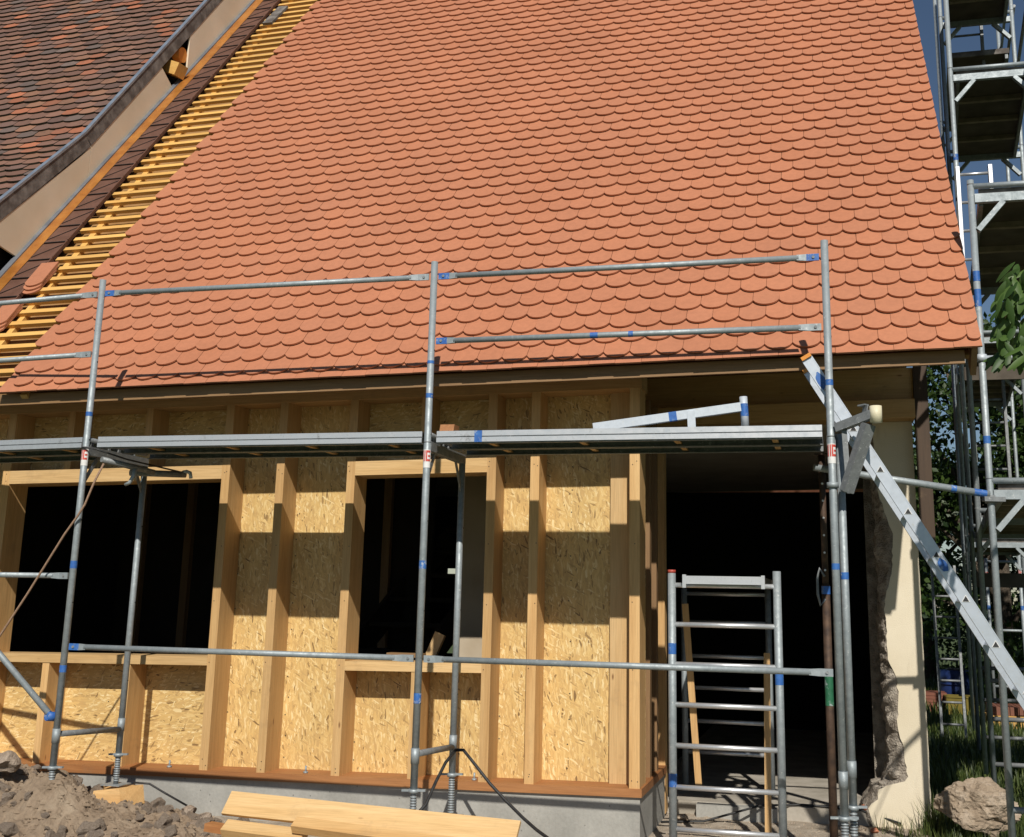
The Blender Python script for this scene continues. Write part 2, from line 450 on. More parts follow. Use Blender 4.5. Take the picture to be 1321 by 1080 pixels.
B().box(.95, 1.112, YO - .06, YO - .002, ZB, ZT, 'pine_pale_z', H).build('corner_board', house)
# window openings
def window(x0, x1, z0, z1):
    B().box(x0, x1, YS - .002, YO + .02, z0 - .065, z0, 'pine_pale_x', H).build('window_sill', house)
    B().box(x0, x1, YS - .002, YO + .02, z1, z1 + .105, 'pine_pale_x', H).build('window_header', house)
window(-3.97, -2.065, .70, 2.025); window(-.96, .07, .683, 2.025)
# sheathing
def panel(x0, x1, z0, z1, mat):
    b = B().box(x0, x1, YO, YO + .018, z0, z1, mat, H); r_ = random.Random(int(x0 * 977 + z0 * 331))
    for xe in (x0 + .03, x1 - .03) + ((x0 + (x1 - x0) * .5,) if x1 - x0 > .6 else ()):
        z = z0 + .08
        while z < z1 - .05:
            p = H(xe + r_.uniform(-.012, .012), YO, z); b.tube((p[0], YO - .0012, p[2]), (p[0], YO + .002, p[2]), .0052, 'nail', 6); z += r_.uniform(.12, .2)
    b.build('sheathing_panel', house)
panel(-4.9, -4.012, ZB, ZT, 'osb_upright'); panel(-4.010, -2.032, ZB, .632, 'osb_flat'); panel(-4.010, -2.032, 2.13, ZT, 'osb_flat')
panel(-2.030, -.992, ZB, ZT, 'osb_upright'); panel(-.990, .102, ZB, .615, 'osb_upright'); panel(-.990, .102, 2.13, ZT, 'osb_flat')
panel(.104, 1.19, ZB, ZT, 'osb_upright')
# sill plate, wall plate, plinth
B().box(-4.9, 1.205, YS - .012, YO + .03, -.158, ZB, 'larch_x', H).build('sill_plate', house)
B().box(1.205 - .16, 1.205, YO + .03, 2.28, -.158, ZB, 'larch_y', H).build('sill_plate', house)
B().box(-4.9, 1.205, YS - .004, YO + .018, ZT, 2.712, 'pine_x', H).build('wall_plate', house)
B().box(-4.9, 1.19, YS + .01, 2.28, -1.1, -.160, 'concrete', H).build('plinth', house)
# anchor bolts on the sill
for x in (-2.35, -1.25, .02, 1.16):
    B().tube(H(x, YS + .07, ZB), H(x, YS + .07, ZB + .05), .007, 'galvanised').tube(H(x, YS + .07, ZB), H(x, YS + .07, ZB + .012), .018, 'galvanised', 6).build('anchor_bolt', house)
# return wall
B().box(1.04, 1.195, 2.28, 2.40, -.45, 2.47, 'pine_z', H).build('post', house)
for y in (1.62, 1.95):
    B().box(1.00, 1.18, y, y + .08, ZB, ZT, 'oldwood_z', H).build('stud', house)
B().box(.97, .995, YO + .02, 2.28, ZB, ZT, 'osb_upright', H).build('sheathing_panel', house)
# porch beams
B().box(1.0, 3.132, 2.33, 2.46, 2.635, 2.90, 'pine_x', H).build('beam', house)
B().box(1.0, 3.13, 2.20, 2.46, 2.49, 2.632, 'pine_x', H).build('beam', house)
B().box(1.0, 3.1, 2.47, 2.50, 2.904, 4.75, 'oldwood_x', H).build('infill_boarding', house)  # unseen boarding, added to block light above the beams
B().box(1.0, 1.03, 1.36, 2.47, 2.715, 3.5, 'oldwood_y', H).build('infill_boarding', house)
for x in (1.9, 2.95):
    B().box(x, x + .13, 1.0, 2.32, 2.905, 3.03, 'pine_y', H).build('joist', house)
# gable side bits
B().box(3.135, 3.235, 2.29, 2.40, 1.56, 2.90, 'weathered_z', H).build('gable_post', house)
# interior shell
B().box(-4.9, 3.05, 2.40, 8.1, 2.50, 2.56, 'ceiling_board', H).build('ceiling', house)
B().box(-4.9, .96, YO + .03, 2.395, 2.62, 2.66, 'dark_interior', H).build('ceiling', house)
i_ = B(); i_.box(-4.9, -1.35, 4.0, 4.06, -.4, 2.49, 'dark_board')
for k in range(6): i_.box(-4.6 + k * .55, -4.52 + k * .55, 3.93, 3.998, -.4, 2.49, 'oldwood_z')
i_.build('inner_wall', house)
B().box(-.56, .96, 2.5, 2.62, -.4, 2.49, 'inner_plaster').build('inner_wall', house)
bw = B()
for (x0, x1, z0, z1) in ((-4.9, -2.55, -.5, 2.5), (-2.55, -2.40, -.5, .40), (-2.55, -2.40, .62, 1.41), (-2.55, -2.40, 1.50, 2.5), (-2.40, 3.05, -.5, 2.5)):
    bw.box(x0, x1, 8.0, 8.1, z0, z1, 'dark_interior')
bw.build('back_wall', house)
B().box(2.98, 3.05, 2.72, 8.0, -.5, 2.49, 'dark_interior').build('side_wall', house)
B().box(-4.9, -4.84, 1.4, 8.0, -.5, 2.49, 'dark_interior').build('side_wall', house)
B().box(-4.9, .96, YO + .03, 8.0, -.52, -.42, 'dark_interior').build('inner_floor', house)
fl = B(); fl.box(.97, 3.0, 2.44, 8.0, -.60, -.352, 'floor_concrete')
fl.build('floor_slab', house)
B().box(1.42, 2.02, 2.33, 2.438, -.50, -.358, 'concrete').build('door_step', house)
# staircase seen through the middle window
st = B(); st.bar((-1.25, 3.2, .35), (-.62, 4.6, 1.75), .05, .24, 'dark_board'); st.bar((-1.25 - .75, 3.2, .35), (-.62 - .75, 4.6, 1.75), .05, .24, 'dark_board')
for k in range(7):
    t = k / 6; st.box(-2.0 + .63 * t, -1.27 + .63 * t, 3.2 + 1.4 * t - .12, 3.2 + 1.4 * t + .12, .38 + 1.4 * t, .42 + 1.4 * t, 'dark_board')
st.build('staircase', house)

# --- roof
TH = math.atan(1.2126); CT, ST = cos(TH), sin(TH)
def RP(x, s, h=0.0): return V((x, .5 + s * CT - h * ST, 2.69 + K * x + s * ST + h * CT))
XL, XR, SMAX = -3.62, 3.43, 9.4
ROW, TW = .1632, .1785
roof = B(); roof.tint = []
rng = random.Random(3)
def tile_outline(w, left=True, right=True, L=.34, arc=.052, nseg=10):
    # local: u across (0..w), v up-slope (0 at lowest point)
    pts = []
    full = TW
    for i in range(nseg + 1):
        t = i / nseg
        u = t * w
        hw = w / 2; R_ = (hw * hw + arc * arc) / (2 * arc); x_ = u - hw
        v = R_ - sqrt(max(0, R_ * R_ - x_ * x_))
        pts.append((u, v))
    pts.append((w, L)); pts.append((0, L))
    return pts
def add_tile(bm_, P, x0, s0, outline, th, h_low, h_top, L, mat, tint, skew=0.0, edge=None):
    o = len(bm_.v); nn = len(outline); c, s = cos(skew), sin(skew)
    for lay in (0, 1):
        for (u, v) in outline:
            h = h_low + (h_top - h_low) * v / L - (th if lay else 0)
            bm_.v.append(P(x0 + u * c - v * s, s0 + v * c + u * s, h)); bm_.tint.append(tint)
    bm_.face([o + i for i in range(nn)], mat)
    for i in range(nn - 1):
        j = i + 1
        bm_.face((o + i, o + nn + i, o + nn + j, o + j), edge or mat)
    bm_.face((o + nn - 1, o + 2 * nn - 1, o + nn, o), mat)
nrow = int(SMAX / ROW)
def tint_new():
    k = rng.uniform(.965, 1.035); r = rng.uniform(-.008, .008)
    return ((.470 + r) * k, .188 * k, (.098 - r * .3) * k)
for r in range(-1, nrow):
    s0 = r * ROW + .035 if r >= 0 else -.022
    half = (r % 2 == 0)
    x = XR
    widths = []
    if half: widths.append(TW / 2 - .01)
    else: widths.append(TW - .01)
    while x - sum(widths) > XL + (.0 if r % 2 else .03): widths.append(TW)
    for i, wd in enumerate(widths):
        x -= wd
        ol = tile_outline(wd - .0025, arc=.058 if wd > .12 else .032)
        if r < 0: ol = [(0, 0), (wd - .002, 0), (wd - .002, .3), (0, .3)]
        hl = rng.uniform(-.001, .001)
        add_tile(roof, RP, x, s0 + rng.uniform(-.003, .003), ol, .0125, .001 + hl + (-.016 if r < 0 else 0), -.038 + hl, .34, 'clay_tile', tint_new(), rng.uniform(-.008, .008))
roof_o = roof.build('roof_covering', house, recalc=False)
# battens, counter battens, underlay
rs = random.Random(8)
for k in range(0, 52):
    s = .105 + k * ROW
    xa = -4.26 + rs.uniform(-.012, .012)
    if k < 3: xa = -4.9
    xb = XL + .25
    b = B(); p = []
    for (ss, hh) in ((s - .024, -.072), (s + .026, -.072), (s + .026, -.036), (s - .024, -.036)):
        p.append(RP(xa, ss, hh))
    q = [V((xb, v.y, v.z + K * (xb - xa))) for v in p]
    b.hexa([p[0], q[0], q[1], p[1], p[3], q[3], q[2], p[2]], 'pine_yellow_x').build('batten', house)
for xc in (-4.14, -3.50):
    b = B(); p = [RP(xc - .03, 0, -.118), RP(xc + .03, 0, -.118), RP(xc + .03, 8.6, -.118), RP(xc - .03, 8.6, -.118)]
    p += [RP(xc - .03, 0, -.0725), RP(xc + .03, 0, -.0725), RP(xc + .03, 8.6, -.0725), RP(xc - .03, 8.6, -.0725)]
    b.hexa(p, 'pine_yellow_y').build('counter_batten', house)
def roof_slab(x0, x1, s0, s1, h0, h1, mat, name):
    b = B(); p = [RP(x0, s0, h0), RP(x1, s0, h0), RP(x1, s1, h0), RP(x0, s1, h0), RP(x0, s0, h1), RP(x1, s0, h1), RP(x1, s1, h1), RP(x0, s1, h1)]
    return b.hexa(p, mat).build(name, house)
roof_slab(-4.9, 3.36, .02, SMAX, -.15, -.1185, 'underlay', 'roof_boarding')
# rafter tails / eave
B().box(-4.9, 3.33, .585, .62, 2.575, 2.66, 'oldwood_x', H).build('fascia_board', house)
for k in range(11):
    x = -4.4 + k * .76
    b = B(); p = [RP(x, .16, -.275), RP(x + .08, .16, -.275), RP(x + .08, 6, -.275), RP(x, 6, -.275), RP(x, .16, -.1505), RP(x + .08, .16, -.1505), RP(x + .08, 6, -.1505), RP(x, 6, -.1505)]
    b.hexa(p, 'pine_y').build('rafter', house)
b = B(); p = [RP(3.37, .0, -.27), RP(3.405, .0, -.27), RP(3.405, SMAX, -.27), RP(3.37, SMAX, -.27), RP(3.37, .0, -.05), RP(3.405, .0, -.05), RP(3.405, SMAX, -.05), RP(3.37, SMAX, -.05)]
b.hexa(p, 'oldwood_y').build('barge_board', house)
# back slope and ridge so the house is closed
yr = .5 + SMAX * CT; zr = 2.68 + SMAX * ST
b = B(); b.hexa([(-4.9, yr, zr - .2), (3.4, yr, zr - .1), (3.4, yr + 6, zr - 7.2), (-4.9, yr + 6, zr - 7.2), (-4.9, yr, zr - .05), (3.4, yr, zr + .02), (3.4, yr + 6, zr - 7.0), (-4.9, yr + 6, zr - 7.0)], 'brick_red').build('back_roof', house)

# copper channel beside the battens
cp = B()
XP0, XP1 = -4.565, -4.285
ns = 28
for k in range(ns):
    s0, s1 = .45 + k * .29, .45 + (k + 1) * .29 - .006
    p = [RP(XP0, s0, -.045), RP(XP1, s0, -.045), RP(XP1, s1, -.05), RP(XP0, s1, -.05), RP(XP0, s0, -.035), RP(XP1, s0, -.035), RP(XP1, s1, -.04), RP(XP0, s1, -.04)]
    cp.hexa(p, 'copper_pan')
    p = [RP(XP1 - .012, s0, -.034), RP(XP1, s0, -.034), RP(XP1, s1, -.038), RP(XP1 - .012, s1, -.038), RP(XP1 - .012, s0, -.01), RP(XP1, s0, -.01), RP(XP1, s1, -.012), RP(XP1 - .012, s1, -.012)]
    cp.hexa(p, 'copper_pan')
    # diagonal fold lines standing up a little
    a0, a1 = RP(XP0 + .01, s0 + .05, -.03), RP(XP1 - .02, s0 + .26, -.033)
    cp.bar(a0, a1, .004, .006, 'black_rubber', up=(0, -ST, CT))
    cp.bar(RP(XP0 + .01, s0 + .004, -.032), RP(XP1 - .01, s0 + .004, -.032), .008, .008, 'black_rubber', up=(0, -ST, CT))
cp.build('copper_channel', house)
cu = B(); o = 0
nn = 220
for k in range(nn + 1):
    s = .45 + k * (8.1 / nn)
    wv = .010 * noise.noise(V((s * 5, 0, 0))) + .006 * noise.noise(V((s * 17, 4, 0)))
    cu.v += [RP(XP0, s, -.034), RP(XP0 - .04 + wv, s, -.03 + wv * 2.2), RP(XP0 - .10 - wv, s, -.03 - wv * 2.2), RP(XP0 - .135, s, -.04)]
for k in range(nn):
    for j in range(3): cu.face((k * 4 + j, k * 4 + j + 1, k * 4 + j + 5, k * 4 + j + 4), 'copper', True)
cu.build('copper_upstand', house)
zs_ = B(); p = [RP(XP0 - .20, .9, -.06), RP(XP0 - .137, .9, -.06), RP(XP0 - .137, 8.5, -.06), RP(XP0 - .20, 8.5, -.06), RP(XP0 - .20, .9, -.03), RP(XP0 - .137, .9, -.03), RP(XP0 - .137, 8.5, -.03), RP(XP0 - .20, 8.5, -.03)]
zs_.hexa(p, 'zinc_dark').build('edge_strip', house)

# ------------------------------------------------------------------ old house on the left
old = thing('old_house', 'neighbouring old house with a weathered brown tiled roof and cream verge boarding', 'house', (-7, 6, -.45))
XG = -4.75
PR = [(-.6, 3.5 - .13), (1.53, 4.56), (2.60, 5.655), (4.66, 8.28), (6.6, 10.75)]   # verge profile y,z (kink = sprocket)
PR[0] = (.45, 3.46)
segs = []; acc = 0
for (y0, z0), (y1, z1) in zip(PR[:-1], PR[1:]):
    L = math.hypot(y1 - y0, z1 - z0); segs.append((acc, L, y0, z0, (y1 - y0) / L, (z1 - z0) / L)); acc += L
def OP(x, s, h=0.0):
    for (a, L, y0, z0, dy, dz) in segs:
        if s <= a + L or (a, L) == segs[-1][:2]:
            t = s - a; return V((x, y0 + dy * t - h * dz, z0 + dz * t + h * dy))
oroof = B(); oroof.tint = []
rng2 = random.Random(5)
pal = [(.17, .088, .062)] * 7 + [(.195, .10, .068)] * 6 + [(.14, .08, .062)] * 4 + [(.14, .10, .085)] * 1 + [(.26, .10, .055)] * 1 + [(.34, .12, .06)] + [(.23, .115, .07)] * 3
OR, OW = .142, .205
for r in range(0, int(acc / OR)):
    s0 = r * OR; x = XG - .05 - (OW / 2 if r % 2 else 0)
    if r % 2:
        add_tile(oroof, OP, x, s0, tile_outline(OW / 2 - .004, arc=.03), .022, .012, -.034, .34, 'old_tile', rng2.choice(pal), 0, 'moss')
    while x > -9.6:
        x -= OW
        c = rng2.choice(pal); k = rng2.uniform(.8, 1.2)
        hl = rng2.uniform(-.004, .006)
        add_tile(oroof, OP, x, s0 + rng2.uniform(-.006, .006), tile_outline(OW - .004, arc=.034, nseg=6), .022, .012 + hl, -.034 + hl * .3, .34, 'old_tile', tuple(q * k for q in c), rng2.uniform(-.015, .015), 'moss')
oroof.build('roof_covering', old, recalc=False)
def strip(name, x0, x1, ha, hb, mat, parent, s0=0.0, s1=None):
    s1 = acc if s1 is None else s1
    ss = sorted(set([s0, s1] + [a for (a, L, *_r) in segs if s0 < a < s1]))
    b = B()
    for a_, c_ in zip(ss[:-1], ss[1:]):
        e = 1e-5
        p = [OP(x0, a_ + e, ha), OP(x1, a_ + e, ha), OP(x1, c_ - e, ha), OP(x0, c_ - e, ha), OP(x0, a_ + e, hb), OP(x1, a_ + e, hb), OP(x1, c_ - e, hb), OP(x0, c_ - e, hb)]
        b.hexa(p, mat)
    return b.build(name, parent)
strip('roof_boarding', -9.7, XG - .03, -.10, -.046, 'oldwood_x', old)
strip('verge_trim', XG - .035, XG + .012, .012, .034, 'zinc', old)
strip('verge_board', XG - .045, XG + .006, -.125, .010, 'verge_board', old)
# cream boarding between the verge and the new roof, with a gap for a purlin
def sverge(y):
    for (a, L, y0, z0, dy, dz) in segs:
        if y <= y0 + dy * L + 1e-6 or (a, L) == segs[-1][:2]: return a + (y - y0) / dy
def zv(y):  # underside of verge board
    for (a, L, y0, z0, dy, dz) in segs:
        if y <= y0 + dy * L + 1e-6 or (a, L) == segs[-1][:2]: return z0 + (y - y0) * dz / dy - .125 / dy
def zl(y): return 2.68 + K * XG + (y - .5) * 1.2126 - .085
def cream(ys, name):      # list of y stations
    b = B()
    up = [V((XG - .02, y, zv(y))) for y in ys]; lo = [V((XG - .02, y, zl(y))) for y in ys]
    b.prism(lo + up[::-1], (.022, 0, 0), 'cream_panel'); b.build(name, old)
B().prism([V((XG - .02, y, z)) for y, z in ((1.83, zl(1.83)), (2.70, zl(2.70)), (2.70, zv(2.70)), (2.602, zv(2.602)), (1.2, zv(1.2)), (1.2, 4.30 - .01), (1.6, 4.165))], (.022, 0, 0), 'cream_panel').build('cream_panel', old)
def creampoly(pts): B().prism([V((XG - .02, y, z)) for y, z in pts], (.022, 0, 0), 'cream_panel').build('cream_panel', old)
creampoly([(2.706, zl(2.706)), (4.05, zl(4.05)), (3.79, zv(3.79)), (2.706, zv(2.706))])
creampoly([(4.300, zl(4.30)), (6.3, zl(6.3)), (6.3, zv(6.3)), (4.300, zv(4.30))])
B().box(-9.5, -4.95, .9, 7.5, -.5, 3.6, 'cream_render').build('wall', old)
b = B(); b.prism([V((XG - .12, y, z)) for y, z in ((.9, 3.5), (7.4, 3.5), (7.4, 11.2), (6.5, 10.4), (4.6, 8.0), (2.6, 5.4), (1.2, 3.95))], (-.1, 0, 0), 'dark_interior'); b.build('gable_wall', old)
pb = B(); pb.bar((XG - .5, 4.12, 7.28), (XG + .10, 4.03, 7.02), .16, .15, 'pine_yellow_x'); pb.build('purlin', old)
B().tube((XG - .35, 4.22, 7.36), (XG - .02, 4.22, 7.33), .09, 'orange_plastic', 16).build('pipe_end', old)

# loose roof tiles stacked on the battens
tl = [('topmost', 2), ('second', 1), ('lowest', 0)]
for (xc, sc_, where) in ((-4.20, 1.40, 'upper'), (-4.22, .84, 'middle'), (-4.25, .27, 'lower')):
    for nm, lv in tl:
        t = B(); t.tint = []
        ss = sc_ - (2 - lv) * .035
        add_tile(t, RP, xc - .10 - (2 - lv) * .004, ss, tile_outline(.172, L=.36), .014, -.016 + lv * .0165, -.016 + lv * .0165, .36, 'clay_tile', tint_new(), .02 * (lv - 1))
        o = t.build('roof_tile', origin=RP(xc, sc_, 0))
        tag(o, f'{nm} tile of the {where} loose stack lying on the battens beside the copper channel', 'roof tile', 'loose tiles stacked on the battens')
g = B(); g.bar(RP(-4.15, 7.10, -.02), RP(-4.12, 7.62, -.02), .13, .03, 'verge_board', up=(0, -ST, CT))
tag(g.build('slate_piece', origin=RP(-4.14, 7.3, 0)), 'grey weathered board piece lying on the top battens by the copper channel', 'board')

# ------------------------------------------------------------------ masonry remnant beside the doorway
mas = thing('masonry_wall', 'cream rendered masonry pier with a broken jagged left edge beside the doorway', 'wall', (2.95, 2.4, -.45))
def jag(z, k): return .012 * noise.noise(V((z * 9, k, 0))) + .012 * noise.noise(V((z * 25, k, 3)))
def pedge(px):
    out = []
    for (x_, y_) in px:
        q_ = invproj(x_, y_, 2.40); out.append((q_.z - K * q_.x, q_.x))
    return out
edge = [(2.6, 2.82)] + pedge([(1128, 600), (1134, 640), (1152, 690), (1150, 740), (1141, 775), (1143, 800), (1145, 850), (1157, 875), (1159, 900), (1157, 935), (1163, 955), (1168, 985), (1171, 1003), (1167, 1012), (1150, 1013), (1134, 1014), (1131, 1032), (1120, 1040)]) + [(-.6, 2.72)]
def ex(z, pts):
    for (z0, x0), (z1, x1) in zip(pts[:-1], pts[1:]):
        if z1 <= z <= z0: return x0 + (x1 - x0) * (z0 - z) / (z0 - z1)
    return pts[0][1] if z > pts[0][0] else pts[-1][1]
zz = [2.488 - i * (2.988 / 90) for i in range(91)]
front = [V(H(ex(z, edge) + jag(z, 1), 2.40, z)) for z in zz]
right = [V(H(3.115 + (.012 * noise.noise(V((z * 9, 7, 0))) if z < .4 else .003 * noise.noise(V((z * 9, 7, 0)))), 2.40, z)) for z in zz]
rb = B()
o = len(rb.v); cols = 4
for i in range(91):
    for j in range(cols + 1): rb.v.append(front[i].lerp(right[i], j / cols))
for i in range(90):
    for j in range(cols):
        a = o + i * (cols + 1) + j; rb.face((a, a + cols + 1, a + cols + 2, a + 1), 'cream_render')
# right side and back
o2 = len(rb.v)
for i in range(91): rb.v += [right[i].copy(), right[i] + V((0, .42, 0)), V((2.99, 2.82, right[i].z))]
for i in range(90):
    for j in range(2):
        a = o2 + i * 3 + j; rb.face((a, a + 3, a + 4, a + 1), 'cream_render')
rb.build('render_coat', mas)
core = B(); nd = 10
edge_c = [(2.6, 2.80)] + pedge([(1122, 600), (1128, 640), (1131, 690), (1134, 740), (1135, 775), (1134, 800), (1137, 850), (1142, 875), (1141, 900), (1144, 935), (1147, 955), (1147, 985), (1143, 1003), (1140, 1012), (1126, 1014), (1122, 1024), (1112, 1040)]) + [(-.6, 2.68)]
nz = 140
for i in range(nz + 1):
    z = 2.486 - i * (2.98 / nz)
    x0 = ex(z, edge_c)
    f0 = V(H(ex(z, edge) + jag(z, 1) + .012, 2.404, z))
    for j in range(nd + 1):
        t = j / nd
        x = f0.x + (x0 - f0.x) * min(1, t * 2.5); y = 2.404 + .4 * t * (t * 1.6 if t < .62 else 1)
        d = .02 * noise.noise(V((x * 4, y * 9, z * 9))) + .022 * noise.noise(V((x * 9, y * 22, z * 24)))
        core.v.append(V((x + (d if j else 0), y, z + K * x)))
for i in range(nz):
    for j in range(nd):
        a = i * (nd + 1) + j; core.face((a, a + 1, a + nd + 2, a + nd + 1), 'rubble')
core.build('rubble_core', mas)
B().box(2.74, 2.99, 2.80, 2.83, -.5, 2.5, 'rubble_dark').build('rubble_back', mas)
for i, (x, z, s, m) in enumerate(((2.80, -.20, .055, 'rubble'), (2.87, -.13, .07, 'rubble'), (2.92, -.06, .05, 'rubble'), (2.95, -.21, .03, 'brick_red'), (2.74, -.33, .05, 'rubble'), (2.66, -.38, .045, 'brick_red')  )):
    q = B(); rock(q, (x, 2.46, z + .05), (s, s * .8, s * .7), m, 40 + i); q.build('broken_stone', mas)

# ------------------------------------------------------------------ facade scaffold
scaf = thing('facade_scaffold', 'galvanised tube scaffold with steel deck standing along the house front', 'scaffold', (0, 0, -.45))
RT = .0225
DIR0 = V((-2.5, .29, 0)).normalized(); 
def S0(x, y):     # bay at far left is swung back a little
    if x >= -2.5: return V((x, y, 0))
    d = -2.5 - x; return V((-2.5, y, 0)) + DIR0 * d
def sticker(parent, p, tilt=0):
    b = B(); r = RT + .0012; cx_, cy_ = p[0], p[1]; z0 = p[2]; seg = 10
    def patch(a0, a1, za, zb, rr, mat):
        o = len(b.v); n_ = 8
        for i in range(n_ + 1):
            a = a0 + (a1 - a0) * i / n_
            for z in (za, zb): b.v.append(V((cx_ + rr * cos(a), cy_ + rr * sin(a), z)))
        for i in range(n_): b.face((o + 2 * i, o + 2 * i + 2, o + 2 * i + 3, o + 2 * i + 1), mat, True)
    A = lambda t: -pi + .25 + t * (pi - .1)
    patch(A(0), A(1), z0 - .06, z0 + .055, r, 'sticker_white')
    for (a0, a1, za, zb) in ((.08, .20, -.02, .05), (.30, .40, -.02, .05), (.45, .85, .036, .05), (.45, .85, -.02, -.006), (.45, .57, -.006, .036), (.62, .85, .008, .02)):
        patch(A(a0), A(a1), z0 + za, z0 + zb, r + .0008, 'sticker_red')
    b.build('sticker', parent, recalc=True)
def standard(x, y, z0, z1, parent, bands=(), stick=None, name='standard', r=RT, mat='galvanised', joints=(2.10,), foot=True):
    b = B(); b.tube((x, y, z0), (x, y, z1), r, mat, 16)
    for j in joints: b.tube((x, y, j - .004), (x, y, j + .004), r + .0012, 'galvanised_dull', 16)
    if foot: b.tube((x, y, z0), (x, y, z0 + .15), r - .003, mat, 16); b.tube((x, y, z0 + .15), (x, y, z0 + .24), r + .0035, mat, 16)
    for (zc, l) in bands: b.tube((x, y, zc - l / 2), (x, y, zc + l / 2), r + .0008, 'blue_paint', 16, caps=False)
    for k in range(5): 
        zz_ = z0 + .5 + k * .55
        if zz_ < z1: b.tube((x - r - .001, y, zz_), (x + r + .001, y, zz_), .006, 'black_rubber', 8)
    o = b.build(name, parent, recalc=True)
    if stick: sticker(o, (x, y, stick))
    return o
def jack(x, y, znut, zbase, parent):
    b = B(); b.tube((x, y, zbase), (x, y, znut + .02), .0175, 'galvanised_dull', 12)
    k = zbase + .02
    while k < znut - .01:
        b.tube((x, y, k), (x, y, k + .007), .0215, 'galvanised', 12); k += .0155
    b.tube((x, y, znut - .016), (x, y, znut + .006), .032, 'galvanised', 10)
    b.bar((x - .075, y, znut - .005), (x + .075, y, znut + .002), .02, .012, 'galvanised')
    b.box(x - .075, x + .075, y - .075, y + .075, zbase - .006, zbase, 'galvanised')
    return b.build('base_jack', parent)
Z_DECK, Z_TOP, Z_MID, Z_LOW, Z_POST = 2.172, 3.195, 2.759, .763, 3.298
XS = [-5.0, -2.5, 0.0, 2.5]
bandmap = {-2.5: ((2.33, .03), (1.30, .05), (.62, .045)), 0.0: ((2.62, .02), (2.4, .03), (1.33, .05), (.53, .06)), 2.5: ((2.42, .035), (1.35, .035), (2.0, .03))}
for x in XS:
    p = S0(x, 0)
    standard(p.x, p.y, 0, Z_POST, scaf, bandmap.get(x, ()), stick={-2.5: 2.03, 0.0: 1.995, 2.5: 2.0}.get(x))
    zb = {-5.0: .2, -2.5: -.16, 0.0: -.45, 2.5: -.445}[x]
    jack(p.x, p.y, 0 if x > -4 else .35, zb, scaf)
    q = S0(x, .73)
    if x < 2:
        standard(q.x, q.y, 0, 2.10, scaf, (), None)
        jack(q.x, q.y, -.005, {-5.0: .0, -2.5: -.205, 0.0: -.45}[x], scaf)
        # lower transom and its gussets
        t = B(); t.tube((p.x, p.y, .205), (q.x, q.y, .165), .019, 'galvanised_dull', 12); t.build('transom', scaf)
    t = B(); t.bar((p.x, p.y, 2.075), (q.x, q.y, 2.075), .05, .06, 'galvanised_dull'); t.build('transom', scaf)
    t = B(); t.tube((p.x, p.y, 2.155), (q.x, q.y, 2.14), .017, 'galvanised_dull', 10); t.build('transom', scaf)
    if x < 2:
        t = B(); t.bar((q.x, q.y - .16, 2.06), (q.x, q.y, 1.84), .03, .008, 'galvanised_dull', up=(1, 0, 0)); t.build('gusset', scaf); t = B(); t.bar((p.x, p.y + .16, 2.06), (p.x, p.y, 1.84), .03, .008, 'galvanised_dull', up=(1, 0, 0)); t.build('gusset', scaf)
# extra tube clamped beside the right standard
standard(2.548, .06, .05, 2.12, scaf, ((1.3, .04),), None, joints=())
jack(2.548, .06, .05, -.445, scaf)
def rail(p0, p1, parent, r=.0185, paint=(0, 0), dots=()):
    p0, p1 = V(p0), V(p1); d = (p1 - p0).normalized()
    b = B(); a, c = p0 + d * .12, p1 - d * .12
    b.tube(a, c, r, 'galvanised', 12)
    for (e, f, m) in ((p0, a, 'blue_paint' if paint[0] else 'galvanised'), (p1, c, 'blue_paint' if paint[1] else 'galvanised')):
        g = e + (f - e) * .62
        b.bar(e, g, .012, .042, m)
        # taper from flat end to round tube
        o = len(b.v)
        dd = (f - e).normalized(); u = V((0, 0, 1)); s = dd.cross(u)
        for (pt, hw, hh) in ((g, .006, .021), (f + dd * .012, r * .8, r * .9)):
            b.v += [pt - s * hw - u * hh, pt + s * hw - u * hh, pt + s * hw + u * hh, pt - s * hw + u * hh]
        for i in range(4):
            j = (i + 1) % 4; b.face((o + i, o + j, o + 4 + j, o + 4 + i), 'galvanised')
        b.tube(e + (g - e) * .45 - s * .012, e + (g - e) * .45 + s * .012, .009, 'galvanised_dull', 8)
    for (t, l) in dots:
        q = p0.lerp(p1, t); b.tube(q, q + d * l, r + .0008, 'blue_paint', 12, caps=False)
    return b.build('guard_rail', parent)
g_ = .034
rail((-2.5 + g_, -.005, Z_TOP), (0 - g_, -.005, Z_TOP), scaf, paint=(1, 0)); rail((0 + g_, -.005, Z_TOP), (2.5 - g_, -.005, Z_TOP), scaf, paint=(1, 1))
rail((0 + g_, -.005, Z_MID), (2.5 - g_, -.005, Z_MID), scaf, paint=(1, 0), dots=((.42, .05), (.52, .03)))
rail((-2.5 + g_, -.005, Z_LOW), (0 - g_, -.005, Z_LOW), scaf, paint=(1, 0)); rail((0 + g_, -.005, Z_LOW), (2.5 - g_, -.005, Z_LOW), scaf)
a0, a1 = S0(-5, 0), S0(-2.54, 0)
for z, z2 in ((Z_TOP, Z_TOP), (Z_MID, Z_MID), (1.225, 1.225)):
    rail((a0.x, a0.y, z), (a1.x, a1.y, z2), scaf)
br = B(); br.tube((-4.2, .12, 1.62), (-2.55, -.03, .335), .0212, 'galvanised', 12); br.tube((-2.55, -.05, .32), (-2.52, .03, .31), .03, 'blue_paint', 8); br.build('brace', scaf)
